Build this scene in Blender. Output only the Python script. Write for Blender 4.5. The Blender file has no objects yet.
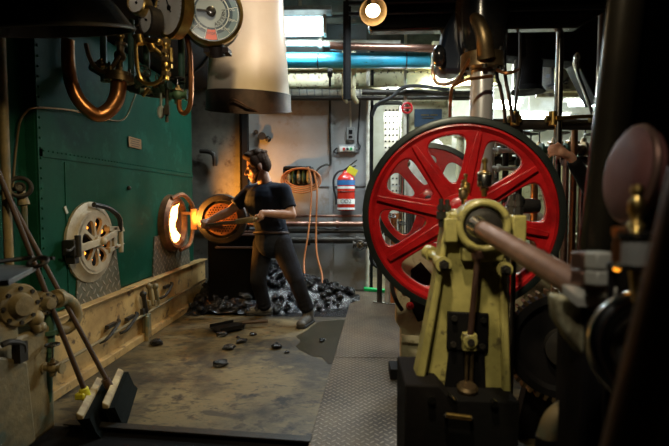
import bpy, bmesh, math, random
from mathutils import Vector as V, Matrix as M, Euler, noise
R = math.radians
PI = math.pi
C = bpy.context.scene.collection
sc = bpy.context.scene
random.seed(7)

# ---------------------------------------------------------------- camera, world, exposure
CAMLOC = V((0, 0, 1.2))
CROT = Euler((R(90 - 2.93), 0, R(2.6)), 'XYZ')
cd = bpy.data.cameras.new('camera')
cam = bpy.data.objects.new('camera', cd)
C.objects.link(cam)
cam.location = CAMLOC
cam.rotation_euler = CROT
cd.sensor_width = 36
cd.lens = 450 / 669 * 36
cd.clip_start = 0.02
cd.dof.use_dof = True
cd.dof.focus_distance = 3.6
cd.dof.aperture_fstop = 2.0
sc.camera = cam
sc.view_settings.view_transform = 'Standard'
sc.view_settings.look = 'None'
sc.view_settings.gamma = 1
sc.view_settings.use_curve_mapping = False
sc.view_settings.exposure = 0.15
w = bpy.data.worlds.new('world')
sc.world = w
w.use_nodes = True
w.node_tree.nodes['Background'].inputs[0].default_value = (0.35, 0.45, 0.5, 1)
w.node_tree.nodes['Background'].inputs[1].default_value = 0.02


def area(name, loc, target, size, energy, col, spread=180, sy=None):
    l = bpy.data.lights.new(name, 'AREA')
    l.energy = energy
    l.color = col
    l.size = size
    if sy:
        l.shape = 'RECTANGLE'
        l.size_y = sy
    l.spread = R(spread)
    o = bpy.data.objects.new(name, l)
    C.objects.link(o)
    o.location = loc
    o.rotation_euler = (V(target) - V(loc)).to_track_quat('-Z', 'Y').to_euler()
    return o


def spot(name, loc, target, energy, col, ang, blend=.6, rad=.05):
    l = bpy.data.lights.new(name, 'SPOT')
    l.energy = energy
    l.color = col
    l.spot_size = R(ang)
    l.spot_blend = blend
    l.shadow_soft_size = rad
    o = bpy.data.objects.new(name, l)
    C.objects.link(o)
    o.location = loc
    o.rotation_euler = (V(target) - V(loc)).to_track_quat('-Z', 'Y').to_euler()
    return o


def point(name, loc, energy, col, rad=.05):
    l = bpy.data.lights.new(name, 'POINT')
    l.energy = energy
    l.color = col
    l.shadow_soft_size = rad
    o = bpy.data.objects.new(name, l)
    C.objects.link(o)
    o.location = loc
    return o


WARM = (1, .72, .38)
COOL = (.82, .95, 1)
# engine room lamps, tubes and fire, plus added fill lights
spot('lamp_over_flywheel', (.05, .9, 2.95), (.60, 2.5, .9), 130, (1, .84, .58), 76, .7, .06)
spot('lamp_over_pedestal', (-.25, .15, 2.5), (.47, 1.65, .98), 74, (1, .88, .60), 30, .7, .07)
spot('lamp_over_stokehold', (-.35, 2.0, 3.3), (-1.0, 3.9, 0), 130, (1, .76, .38), 56, 1, .10)
spot('lamp_at_walkway_post', (.05, 1.3, 2.35), (-1.85, 3.2, .45), 80, (1, .78, .40), 56, .8, .06)  # added spot to brighten plinth and furnace door, no post stands here
spot('lamp_over_gauges', (-.5, 1.1, 2.15), (-1.0, 2.75, 2.42), 26, (1, .88, .72), 34, .6, .06)
spot('lamp_over_ventilator', (.35, 1.6, 2.6), (-.78, 3.5, 2.6), 165, (1, .84, .66), 28, .7, .08)  # added spot to brighten the right side of the trunk
spot('lamp_over_crosshead', (.1, .25, 2.1), (.56, .93, 1.09), 22, (1, .93, .8), 21, .8, .05)
area('tube_light_bulkhead', (-.62, 5.22, 3.10), (-.62, 5.5, 1.0), .5, 36, COOL, 170, .1)
area('tube_light_walkway', (.30, 4.6, 3.2), (.0, 4.9, 0), .9, 34, COOL, 160, .1)  # added cool fill, no tube fitting hangs here
area('tube_light_engine', (1.7, 5.9, 2.7), (1.5, 7.5, 1.5), 1.4, 240, (.86, .98, 1), 180, .12)
area('tube_light_engine_aft', (2.3, 6.2, 2.7), (1.6, 4.9, 1.0), 1.4, 130, (.86, .98, 1), 180, .12)
area('tube_light_engine_port', (.7, 6.2, 2.5), (.7, 5.0, 1.2), .6, 50, (.9, .98, 1), 180, .12)
spot('furnace_glow', (-1.72, 4.50, .99), (-.8, 4.45, 1.22), 170, (1, .36, .05), 100, .5, .07)
spot('peep_hole_glow', (-1.72, 5.06, 1.12), (-1.35, 5.9, 1.42), 130, (1, .38, .05), 75, 1, .04)  # added spot for the orange glow on the bulkhead
point('furnace_glow_inner', (-2.02, 3.2, .92), 3, (1, .4, .06), .05)


def P(x, y, Y):
    """world point seen at photo pixel x, y at distance Y along the room"""
    d = CROT.to_matrix() @ V(((x - 334.5) / 450, -(y - 223) / 450, -1))
    return CAMLOC + d * (Y / d.y)


def PX(x, y, X):
    d = CROT.to_matrix() @ V(((x - 334.5) / 450, -(y - 223) / 450, -1))
    return CAMLOC + d * (X / d.x)


def PF(x, y, z=0):
    d = CROT.to_matrix() @ V(((x - 334.5) / 450, -(y - 223) / 450, -1))
    return CAMLOC + d * ((z - 1.2) / d.z)


# ---------------------------------------------------------------- materials
def mat(name, col, rough=.5, metal=0., col2=None, nscale=6., lo=.4, hi=.6, bump=0., bscale=40., emit=None, estr=0, col3=None, n3=15, spec=None, rvar=0., coat=0):
    m = bpy.data.materials.new(name)
    m.use_nodes = True
    nt = m.node_tree
    b = nt.nodes['Principled BSDF']
    L = nt.links.new
    b.inputs['Base Color'].default_value = (*col, 1)
    b.inputs['Roughness'].default_value = rough
    b.inputs['Metallic'].default_value = metal
    if coat:
        b.inputs['Coat Weight'].default_value = coat
        b.inputs['Coat Roughness'].default_value = .15
    if spec is not None:
        b.inputs['Specular IOR Level'].default_value = spec
    tc = nt.nodes.new('ShaderNodeTexCoord')
    last = None

    def nz(scale, det=6):
        n = nt.nodes.new('ShaderNodeTexNoise')
        n.inputs['Scale'].default_value = scale
        n.inputs['Detail'].default_value = det
        n.inputs['Roughness'].default_value = .65
        L(tc.outputs['Object'], n.inputs['Vector'])
        return n.outputs['Fac']

    def ramp(f, lo, hi):
        r = nt.nodes.new('ShaderNodeMapRange')
        r.inputs[1].default_value = lo
        r.inputs[2].default_value = hi
        L(f, r.inputs[0])
        return r.outputs[0]

    def mix(f, a, c):
        x = nt.nodes.new('ShaderNodeMix')
        x.data_type = 'RGBA'
        L(f, x.inputs[0])
        if isinstance(a, tuple):
            x.inputs[6].default_value = (*a, 1)
        else:
            L(a, x.inputs[6])
        x.inputs[7].default_value = (*c, 1)
        return x.outputs[2]
    if col2:
        last = mix(ramp(nz(nscale), lo, hi), col, col2)
    if col3:
        last = mix(ramp(nz(n3), .56, .66), last if last else col, col3)
    if last:
        L(last, b.inputs['Base Color'])
    if rvar:
        r = nt.nodes.new('ShaderNodeMapRange')
        r.inputs[3].default_value = max(.05, rough - rvar)
        r.inputs[4].default_value = min(1, rough + rvar)
        L(nz(nscale * 1.7), r.inputs[0])
        L(r.outputs[0], b.inputs['Roughness'])
    if bump:
        bn = nt.nodes.new('ShaderNodeBump')
        bn.inputs['Strength'].default_value = bump
        bn.inputs['Distance'].default_value = .01
        L(nz(bscale), bn.inputs['Height'])
        L(bn.outputs[0], b.inputs['Normal'])
    if emit:
        b.inputs['Emission Color'].default_value = (*emit, 1)
        b.inputs['Emission Strength'].default_value = estr
    return m


def tread_mat(name, col, col2, scale=20, metal=.6, rough=.45, vert=False):
    """diamond tread plate: raised lozenges in alternating directions"""
    m = mat(name, col, rough, metal, col2, 3, .35, .65, rvar=.15)
    nt = m.node_tree
    L = nt.links.new
    b = nt.nodes['Principled BSDF']
    tc = nt.nodes.new('ShaderNodeTexCoord')
    mp = nt.nodes.new('ShaderNodeMapping')
    mp.inputs['Rotation'].default_value = (R(45), 0, 0) if vert else (0, 0, R(45))
    mp.inputs['Scale'].default_value = (scale,) * 3
    L(tc.outputs['UV'] if False else tc.outputs['Object'], mp.inputs[0])
    sp = nt.nodes.new('ShaderNodeSeparateXYZ')
    L(mp.outputs[0], sp.inputs[0])

    def mth(op, a, c=None):
        n = nt.nodes.new('ShaderNodeMath')
        n.operation = op
        for i, q in enumerate((a, c)):
            if q is None:
                continue
            if isinstance(q, (int, float)):
                n.inputs[i].default_value = q
            else:
                L(q, n.inputs[i])
        return n.outputs[0]
    s0_ = sp.outputs[2] if vert else sp.outputs[0]
    fx = mth('SUBTRACT', mth('FRACT', s0_), .5)
    fy = mth('SUBTRACT', mth('FRACT', sp.outputs[1]), .5)
    par = mth('MODULO', mth('ABSOLUTE', mth('ADD', mth('FLOOR', s0_), mth('FLOOR', sp.outputs[1]))), 2)

    def el(a, c):
        return mth('ADD', mth('POWER', mth('MULTIPLY', a, 2.1), 2), mth('POWER', mth('MULTIPLY', c, 7), 2))
    e0 = el(mth('ABSOLUTE', fx), mth('ABSOLUTE', fy))
    e1 = el(mth('ABSOLUTE', fy), mth('ABSOLUTE', fx))
    e = mth('ADD', mth('MULTIPLY', e0, par), mth('MULTIPLY', e1, mth('SUBTRACT', 1, par)))
    r = nt.nodes.new('ShaderNodeMapRange')
    r.inputs[1].default_value = 1.1
    r.inputs[2].default_value = .5
    L(e, r.inputs[0])
    bn = nt.nodes.new('ShaderNodeBump')
    bn.inputs['Strength'].default_value = .9
    bn.inputs['Distance'].default_value = .006
    L(r.outputs[0], bn.inputs['Height'])
    src = b.inputs['Base Color'].links[0].from_socket
    wx = nt.nodes.new('ShaderNodeMix')
    wx.data_type = 'RGBA'
    L(mth('MULTIPLY', r.outputs[0], .6), wx.inputs[0])
    L(src, wx.inputs[6])
    wx.inputs[7].default_value = (.38, .31, .23, 1)
    L(wx.outputs[2], b.inputs['Base Color'])
    L(bn.outputs[0], b.inputs['Normal'])
    return m


m_green = mat('boiler green paint', (.008, .062, .036), .5, 0, (.005, .036, .021), 2.5, .35, .7, .12, 9, col3=(.012, .075, .046), n3=5, rvar=.1, spec=.06)
m_plinth = mat('scuffed ochre paint', (.52, .34, .13), .55, 0, (.30, .18, .065), 3.5, .4, .65, .15, 30, col3=(.10, .06, .03), n3=11)
m_cream = mat('cream enamel', (.50, .47, .30), .45, 0, (.34, .31, .18), 4, .45, .7, .08, 30, col3=(.16, .13, .07), n3=16)
m_pedestal = mat('yellowed engine paint', (.46, .40, .13), .36, 0, (.24, .215, .07), 5, .4, .7, .1, 25, col3=(.11, .09, .04), n3=19, coat=.3)
m_red = mat('glossy red engine paint', (.52, .012, .014), .24, 0, (.26, .006, .008), 6, .45, .7, .45, 34, coat=.6)
m_rimblk = mat('worn black rim steel', (.02, .028, .026), .34, .5, (.045, .055, .05), 5, .4, .7, .08, 50)
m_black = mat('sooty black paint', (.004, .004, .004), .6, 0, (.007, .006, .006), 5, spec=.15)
m_blkgloss = mat('glossy black paint', (.01, .012, .016), .2, 0, (.02, .018, .016), 4, coat=.5)
m_iron = mat('dark cast iron', (.035, .032, .028), .5, .6, (.06, .05, .038), 9, .4, .7, .2, 50)
m_steel = mat('bright turned steel', (.55, .55, .52), .22, 1, (.32, .3, .27), 5, .4, .7)
m_rodst = mat('brown oiled steel', (.34, .20, .15), .3, .85, (.20, .10, .07), 7, .4, .7, .1, 60)
m_copper = mat('aged copper', (.50, .20, .07), .3, .9, (.22, .11, .055), 6, .35, .65, .1, 30)
m_brass = mat('brass', (.62, .42, .13), .3, 1, (.35, .23, .07), 9, .4, .7)
m_bronze = mat('dull bronze', (.28, .20, .10), .42, .9, (.16, .11, .06), 9)
m_valve = mat('worn ochre casting', (.26, .19, .085), .55, .1, (.13, .10, .05), 7, .4, .65, .35, 25, col3=(.10, .12, .08), n3=6)
m_wall = mat('grimy grey bulkhead paint', (.34, .35, .35), .42, 0, (.25, .24, .22), 1.2, .4, .75, .05, 12, col3=(.24, .19, .14), n3=2.2, rvar=.1)
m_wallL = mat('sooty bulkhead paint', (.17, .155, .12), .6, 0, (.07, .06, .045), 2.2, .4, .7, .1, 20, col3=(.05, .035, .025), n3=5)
m_ceil = mat('dim cream deckhead paint', (.22, .23, .19), .6, 0, (.10, .10, .08), 3)
m_dark = mat('black grime', (.006, .0055, .005), .8, 0, (.010, .008, .007), 3, bump=.2, spec=.1)  # near black with faint mottling, for walls, casings and bases
m_beam = mat('cream girder paint', (.46, .42, .25), .5, 0, (.30, .26, .14), 3, .4, .7, .05, 30, col3=(.12, .08, .04), n3=12)
m_blue = mat('turquoise pipe paint', (.02, .30, .46), .4, 0, (.03, .16, .22), 3, .45, .75, .08, 30)
m_white = mat('white pipe lagging paint', (.60, .58, .50), .45, 0, (.40, .36, .28), 6)
m_duct = mat('ivory ventilator paint', (.78, .66, .52), .38, 0, (.68, .54, .40), 3, .4, .8, .05, 20)
m_duct_ring = mat('dark scorched steel', (.085, .05, .04), .55, .3, (.03, .02, .018), 5)
m_floor = mat('dusty steel floor', (.155, .115, .052), .55, .1, (.035, .027, .014), 1.6, .44, .58, .35, 14, col3=(.012, .009, .006), n3=6, rvar=.15)
# floor: fine sooty streaks over the broad stains
nt = m_floor.node_tree
b_ = nt.nodes['Principled BSDF']
src = b_.inputs['Base Color'].links[0].from_socket
tcf = nt.nodes.new('ShaderNodeTexCoord')
mpf = nt.nodes.new('ShaderNodeMapping')
mpf.inputs['Rotation'].default_value = (0, 0, R(-25))
mpf.inputs['Scale'].default_value = (1, 2.4, 1)
nt.links.new(tcf.outputs['Object'], mpf.inputs[0])
for sc_, lo_, hi_, cc in ((9, .54, .62, (.02, .015, .009)), (3.2, .57, .64, (.026, .02, .012)), (22, .60, .68, (.012, .009, .006)), (2.3, .60, .72, (.24, .19, .09))):
    nf = nt.nodes.new('ShaderNodeTexNoise')
    nf.inputs['Scale'].default_value = sc_
    nf.inputs['Detail'].default_value = 8
    nf.inputs['Roughness'].default_value = .7
    nf.inputs['Distortion'].default_value = .8
    nt.links.new(mpf.outputs[0], nf.inputs['Vector'])
    mf = nt.nodes.new('ShaderNodeMapRange')
    mf.inputs[1].default_value = lo_
    mf.inputs[2].default_value = hi_
    mf.inputs[4].default_value = .8
    nt.links.new(nf.outputs['Fac'], mf.inputs[0])
    xf = nt.nodes.new('ShaderNodeMix')
    xf.data_type = 'RGBA'
    nt.links.new(mf.outputs[0], xf.inputs[0])
    nt.links.new(src, xf.inputs[6])
    xf.inputs[7].default_value = (*cc, 1)
    src = xf.outputs[2]
nt.links.new(src, b_.inputs['Base Color'])
m_tread = tread_mat('worn diamond tread plate', (.12, .088, .055), (.05, .038, .028), 30)
m_tread2 = tread_mat('painted diamond tread plate', (.10, .095, .065), (.16, .14, .09), 17, .3, .5, True)
m_coal = mat('coal', (.006, .006, .007), .25, .0, (.014, .014, .015), 14, bump=.6, bscale=60)
m_wood = mat('worn dark wood', (.07, .035, .02), .55, 0, (.05, .028, .016), 9)
m_woodL = mat('pale worn wood', (.42, .32, .16), .6, 0, (.22, .15, .07), 9)
m_skin = mat('skin', (.46, .26, .17), .5, 0, (.40, .20, .13), 20)
m_hair = mat('brown hair', (.05, .024, .012), .8, 0, (.06, .034, .018), 60, bump=.8, bscale=90, spec=.2)
m_shirt = mat('navy cotton', (.012, .016, .026), .85, 0, (.018, .022, .034), 9, bump=.3, bscale=30, spec=.15)
m_trou = mat('charcoal work trousers', (.016, .017, .023), .9, 0, (.009, .008, .009), 5, bump=.5, bscale=22, spec=.12)
m_apron = mat('dark leather', (.035, .016, .012), .55, 0, (.05, .024, .016), 9)
m_shoe = mat('dusty leather boot', (.10, .09, .075), .6, 0, (.05, .045, .04), 20)
m_bristle = mat('dark bristles', (.004, .006, .005), .9, bump=1, bscale=150, spec=.1)
m_ext = mat('fire red enamel', (.50, .025, .012), .25, coat=.5)
m_lab = mat('white label', (.75, .75, .70), .5)
m_labblue = mat('blue label', (.03, .14, .35), .5)
m_yel = mat('yellow plastic', (.62, .55, .03), .45)
m_grn = mat('bright green paint', (.0, .32, .07), .4)
m_greycab = mat('grey enamel', (.30, .31, .30), .45, 0, (.2, .2, .19), 8)
m_rubber = mat('black rubber', (.012, .012, .012), .6)
m_hose = mat('orange rubber cable', (.42, .14, .04), .5)
m_dial = mat('white dial face', (.68, .66, .60), .4, 0, (.55, .52, .45), 6)
m_dialblue = mat('dark blue dial enamel', (.04, .065, .10), .25)
m_dialpale = mat('pale dial segments', (.42, .47, .50), .3)
m_dialred = mat('red dial segment', (.55, .10, .06), .35)
m_plate = mat('tarnished brass plate', (.26, .15, .06), .4, .6)
m_fire = mat('white hot flame', (1, .5, .1), .9, emit=(1, .52, .12), estr=14)
m_ember = mat('glowing embers', (.3, .08, .01), .9, emit=(1, .33, .03), estr=2.6)
m_lamp = mat('lamp glass', (1, .9, .7), .5, emit=(1, .74, .42), estr=14)
m_tube = mat('lit fluorescent diffuser', (.9, 1, 1), .5, emit=(.74, .95, 1), estr=3.2)
m_tubehot = mat('lit tube glass', (.9, 1, 1), .5, emit=(.84, .98, 1), estr=16)
m_olive = mat('amber warning lens', (1, .4, .05), .3, emit=(1, .33, .02), estr=2.5)  # glowing colour that stands for lamp reflections
m_sack = mat('pale cotton rags', (.62, .58, .50), .9, 0, (.44, .40, .33), 9, bump=.8, bscale=14)
m_greenval = mat('muted green machine paint', (.05, .12, .07), .5, 0, (.03, .07, .045), 6)
m_skin2 = m_skin
m_eye = mat('eye', (.5, .5, .48), .2)
m_iris = mat('dark iris', (.02, .012, .008), .2)
m_redbrown = mat('red oxide paint', (.13, .05, .04), .6, 0, (.09, .03, .026), 6)


# ---------------------------------------------------------------- mesh helpers
def frame(axis):
    return V(axis).normalized().to_track_quat('Z', 'Y').to_matrix()


class MB:
    def __init__(s):
        s.bm = bmesh.new()

    def box(s, c, size, rot=None, m=None):
        mt = M.Translation(V(c)) @ (rot.to_4x4() if rot else M.Identity(4)) @ M.Diagonal((size[0], size[1], size[2], 1))
        bmesh.ops.create_cube(s.bm, size=1, matrix=mt)
        return s

    def cyl(s, p0, p1, r0, r1=None, n=20, caps=True):
        p0, p1 = V(p0), V(p1)
        r1 = r0 if r1 is None else r1
        f = frame(p1 - p0).to_4x4()
        bmesh.ops.create_cone(s.bm, cap_ends=caps, segments=n, radius1=r0, radius2=r1, depth=(p1 - p0).length, matrix=M.Translation((p0 + p1) / 2) @ f)
        return s

    def hexn(s, p0, p1, r):
        return s.cyl(p0, p1, r, n=6)

    def ball(s, c, r, rot=None, n=16):
        r = (r, r, r) if isinstance(r, (int, float)) else r
        mt = M.Translation(V(c)) @ (rot.to_4x4() if rot else M.Identity(4)) @ M.Diagonal((*r, 1))
        bmesh.ops.create_uvsphere(s.bm, u_segments=n, v_segments=max(6, n * 2 // 3), radius=1, matrix=mt)
        return s

    def cap(s, p0, p1, r0, r1, n=16):
        s.cyl(p0, p1, r0, r1, n)
        s.ball(p0, r0, n=n)
        s.ball(p1, r1, n=n)
        return s

    def tube(s, pts, r, n=12, smooth=6, closed=False):
        pts = [V(p) for p in pts]
        if smooth and len(pts) > 2:
            out = []
            N = len(pts)
            for i in range(N if closed else N - 1):
                a = pts[(i - 1) % N] if (i or closed) else pts[0]
                b = pts[i]
                c = pts[(i + 1) % N]
                d = pts[(i + 2) % N] if (i + 2 < N or closed) else pts[-1]
                for k in range(smooth):
                    t = k / smooth
                    out.append(.5 * ((2 * b) + (c - a) * t + (2 * a - 5 * b + 4 * c - d) * t * t + (3 * b - a - 3 * c + d) * t ** 3))
            if not closed:
                out.append(pts[-1])
            pts = out
        rings = []
        N = len(pts)
        up = None
        for i, p in enumerate(pts):
            if closed:
                t = pts[(i + 1) % N] - pts[i - 1]
            else:
                t = pts[min(i + 1, N - 1)] - pts[max(i - 1, 0)]
            t.normalize()
            if up is None:
                up = t.orthogonal()
            up = (up - t * up.dot(t)).normalized()
            sd = t.cross(up)
            rr = r(i / (N - 1)) if callable(r) else r
            rings.append([s.bm.verts.new(p + (up * math.cos(2 * PI * k / n) + sd * math.sin(2 * PI * k / n)) * rr) for k in range(n)])
        for i in range(N if closed else N - 1):
            a, b = rings[i], rings[(i + 1) % N]
            for k in range(n):
                s.bm.faces.new((a[k], a[(k + 1) % n], b[(k + 1) % n], b[k]))
        if not closed:
            s.bm.faces.new(rings[0][::-1])
            s.bm.faces.new(rings[-1])
        return s

    def lathe(s, prof, o=(0, 0, 0), axis=(0, 0, 1), n=32, cap0=True, cap1=True, a0=0., a1=2 * PI):
        """prof: list of (radius, height along axis)"""
        f = frame(axis)
        o = V(o)
        full = abs(a1 - a0 - 2 * PI) < 1e-4
        k_ = n if full else n + 1
        rings = []
        for r, h in prof:
            rings.append([s.bm.verts.new(o + f @ V((r * math.cos(a0 + (a1 - a0) * k / n), r * math.sin(a0 + (a1 - a0) * k / n), h))) for k in range(k_)])
        for a, b in zip(rings, rings[1:]):
            for k in range(n):
                q = (k + 1) % k_
                s.bm.faces.new((a[k], a[q], b[q], b[k]))
        if cap0 and prof[0][0] > 1e-5 and full:
            s.bm.faces.new(rings[0][::-1])
        if cap1 and prof[-1][0] > 1e-5 and full:
            s.bm.faces.new(rings[-1])
        return s

    def prism(s, pts, d):
        """pts: planar polygon (world), d: extrusion vector"""
        d = V(d)
        a = [s.bm.verts.new(V(p)) for p in pts]
        b = [s.bm.verts.new(V(p) + d) for p in pts]
        s.bm.faces.new(a[::-1])
        s.bm.faces.new(b)
        N = len(a)
        for i in range(N):
            s.bm.faces.new((a[i], a[(i + 1) % N], b[(i + 1) % N], b[i]))
        return s

    def torus(s, c, axis, Rr, r, n=40, k=10, sx=1):
        f = frame(axis)
        pts = [V(c) + f @ V((Rr * math.cos(2 * PI * i / n) * sx, Rr * math.sin(2 * PI * i / n), 0)) for i in range(n)]
        return s.tube(pts, r, k, 0, True)

    def build(s, name, m, parent=None, bevel=0, smooth=True, local=False, voxel=0, vs=3, ang=35):
        bm = s.bm
        bmesh.ops.remove_doubles(bm, verts=bm.verts, dist=1e-6)
        bmesh.ops.recalc_face_normals(bm, faces=bm.faces)
        me = bpy.data.meshes.new(name)
        o = bpy.data.objects.new(name, me)
        C.objects.link(o)
        if parent:
            o.parent = parent
            off = V((0, 0, 0))
            q = parent
            while q:
                off += q.location
                q = q.parent
        else:
            xs = [v.co for v in bm.verts]
            mn = V([min(c[i] for c in xs) for i in range(3)])
            mx = V([max(c[i] for c in xs) for i in range(3)])
            off = V(((mn.x + mx.x) / 2, (mn.y + mx.y) / 2, mn.z))
            if not local:
                o.location = off
        if not local:
            bmesh.ops.translate(bm, verts=bm.verts, vec=-off)
        bm.to_mesh(me)
        bm.free()
        me.materials.append(m)
        if smooth:
            for p in me.polygons:
                p.use_smooth = True
            if not voxel:
                try:
                    me.set_sharp_from_angle(angle=R(ang))
                except Exception:
                    pass
        if voxel:
            r = o.modifiers.new('remesh', 'REMESH')
            r.mode = 'VOXEL'
            r.voxel_size = voxel
            r.use_smooth_shade = True
            sm = o.modifiers.new('smooth', 'SMOOTH')
            sm.factor = .6
            sm.iterations = vs
        if bevel:
            b = o.modifiers.new('bevel', 'BEVEL')
            b.width = bevel
            b.segments = 2
            b.limit_method = 'ANGLE'
            b.angle_limit = R(40)
            b.harden_normals = False
        return o


def tag(o, label=None, cat=None, group=None, kind=None):
    if label:
        o['label'] = label
    if cat:
        o['category'] = cat
    if group:
        o['group'] = group
    if kind:
        o['kind'] = kind
    return o


def root(name, loc, label, cat, group=None):
    o = bpy.data.objects.new(name, None)
    o.empty_display_size = .05
    C.objects.link(o)
    o.location = V(loc)
    return tag(o, label, cat, group)


def struct(name, mb, m, bevel=0, smooth=False):
    return tag(mb.build(name, m, None, bevel, smooth), kind='structure')


def copy_tree(o, parent=None):
    c = o.copy()
    C.objects.link(c)
    c.parent = parent
    for ch in o.children:
        copy_tree(ch, c)
    return c


def text(body, size, loc, rot, m, parent, name='lettering', depth=.0008):
    cu = bpy.data.curves.new(name, 'FONT')
    cu.body = body
    cu.size = size
    cu.extrude = depth
    cu.align_x = 'CENTER'
    cu.align_y = 'CENTER'
    cu.materials.append(m)
    to = bpy.data.objects.new('lettering_outline', cu)
    me = bpy.data.meshes.new_from_object(to)
    bpy.data.objects.remove(to)
    o = bpy.data.objects.new(name, me)
    C.objects.link(o)
    o.parent = parent
    off = V((0, 0, 0))
    q = parent
    while q:
        off += q.location
        q = q.parent
    o.location = V(loc) - off
    o.rotation_euler = rot.to_euler() if hasattr(rot, 'to_euler') else rot
    return o


def spoked(mb, n, rh, r1, r2, ro, th, ws, a0, o, axis, p=3.4, N=48, dish=0):
    """disc with n rounded windows: hub radius rh, windows r1..r2, outer radius ro"""
    f = frame(axis)
    o = V(o)
    da = 2 * PI / n
    bm = mb.bm

    def pt(r, a, z):
        return bm.verts.new(o + f @ V((r * math.cos(a), r * math.sin(a), z)))
    for i in range(n):
        ac = a0 + da * (i + .5)
        out, win = [], []
        for k in range(N):
            t = 2 * PI * k / N + PI / 4
            c, s_ = math.cos(t), math.sin(t)
            mx = max(abs(c), abs(s_))
            su, sv = c / mx, s_ / mx
            q = (abs(c) ** p + abs(s_) ** p) ** (1 / p)
            wu, wv = c / q, s_ / q
            rs = rh + (ro - rh) * (sv + 1) / 2
            out.append((rs, ac + su * da / 2))
            rw = r1 + (r2 - r1) * (wv + 1) / 2
            hw = max(.05, da / 2 - ws / rw)
            win.append((rw, ac + wu * hw))
        vo = [[pt(r, a, z) for r, a in out] for z in (-th / 2, th / 2)]
        vw = [[pt(r, a, z) for r, a in win] for z in (-th / 2, th / 2)]
        for k in range(N):
            q = (k + 1) % N
            bm.faces.new((vo[0][k], vo[0][q], vw[0][q], vw[0][k]))
            bm.faces.new((vo[1][k], vw[1][k], vw[1][q], vo[1][q]))
            bm.faces.new((vw[0][k], vw[0][q], vw[1][q], vw[1][k]))
    return mb


def valve(name, loc, s, label, m_body=None, axis=(0, 0, 1), wheel=True, stem=.5, parts=True, group=None):
    """globe valve with flanges, bonnet, stem and handwheel; s = overall height"""
    mbod = m_body or m_iron
    ax = V(axis).normalized()
    f = frame(ax)
    l = V(loc)
    r = root(name, l, label, 'valve', group)

    def q(x, y, z):
        return l + f @ V((x * s, y * s, z * s))
    MB().ball(q(0, 0, .25), .17 * s).cyl(q(-.3, 0, .25), q(.3, 0, .25), .10 * s).cyl(q(-.32, 0, .25), q(-.26, 0, .25), .17 * s).cyl(q(.26, 0, .25), q(.32, 0, .25), .17 * s).cyl(q(0, 0, 0), q(0, 0, .2), .1 * s).build('valve_body', mbod, r)
    MB().cyl(q(0, 0, .38), q(0, 0, .44), .16 * s, n=6).cyl(q(0, 0, .44), q(0, 0, .56), .08 * s, .05 * s).build('bonnet', m_bronze, r)
    MB().cyl(q(0, 0, .55), q(0, 0, .55 + stem), .025 * s, n=8).build('stem', m_steel, r)
    if wheel:
        w_ = MB().torus(q(0, 0, .5 + stem), ax, .2 * s, .028 * s, 20, 6)
        for k in range(4):
            a = PI / 4 + k * PI / 2
            w_.cyl(q(0, 0, .5 + stem), q(.2 * math.cos(a), .2 * math.sin(a), .5 + stem), .018 * s, n=6)
        w_.build('handwheel', m_iron, r)
    return r


# ================================================================= THE ROOM
struct('floor', MB().box((1, 3.6, -.05), (9.2, 11.6, .1)), m_floor)
struct('ceiling', MB().box((1, 3.6, 3.85), (9.2, 11.6, .1)), m_ceil)
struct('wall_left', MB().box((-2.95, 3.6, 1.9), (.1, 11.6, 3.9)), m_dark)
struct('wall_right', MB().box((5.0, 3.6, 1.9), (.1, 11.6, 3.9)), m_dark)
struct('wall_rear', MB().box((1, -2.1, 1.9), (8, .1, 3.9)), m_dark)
# bulkhead behind the stoker: from the left wall to the opening of the engine space
bx0, bx1 = -2.9, P(366, 200, 6.0).x
struct('wall_bulkhead', MB().box(((bx0 + bx1) / 2, 6.05, 1.9), (bx1 - bx0, .1, 3.9)), m_wall)
cx = P(246, 200, 5.9).x
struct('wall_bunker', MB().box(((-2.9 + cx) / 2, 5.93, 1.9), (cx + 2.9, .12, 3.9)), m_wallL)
struct('wall_engine_space', MB().box((2.5, 8.35, 1.9), (5.2, .1, 3.9)), mat('pale engine room paint', (.62, .62, .52), .55, 0, (.48, .46, .34), 1.5))
bx2 = P(488, 200, 6.0).x
struct('wall_bulkhead_upper', MB().box(((bx1 + bx2) / 2, 6.05, 3.35), (bx2 - bx1, .1, .95)), m_ceil)
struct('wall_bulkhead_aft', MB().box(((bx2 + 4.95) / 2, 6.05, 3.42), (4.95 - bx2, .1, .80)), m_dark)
# plate seams and the stiffener on the bulkhead
tr = MB()
tr.box((P(331, 150, 5.97).x, 5.985, 1.6), (.05, .03, 3.2))
tr.box(((bx0 + bx1) / 2 + 1, 5.99, P(300, 186, 5.98).z), (2.2, .01, .012))
struct('trim_bulkhead_seams', tr, m_wall)
struct('trim_bulkhead_post', MB().box((cx + .02, 5.82, 1.9), (.07, .1, 3.8)).box((cx - .05, 5.86, 1.9), (.02, .06, 3.8)), m_dark)
# girder with rivets
gz0, gz1 = P(380, 88, 5.9).z, P(380, 69, 5.9).z
g = MB().box((.25, 5.93, (gz0 + gz1) / 2), (3.1, .08, gz1 - gz0)).box((.25, 5.88, gz1), (3.1, .16, .025)).box((.25, 5.88, gz0), (3.1, .12, .02))
struct('trim_girder', g, m_beam)
rv = MB()
for i in range(34):
    rv.ball((-1.2 + i * .085, 5.885, gz1 - .05), .011, n=8)
struct('trim_girder_rivets', rv, m_iron, smooth=True)
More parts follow.
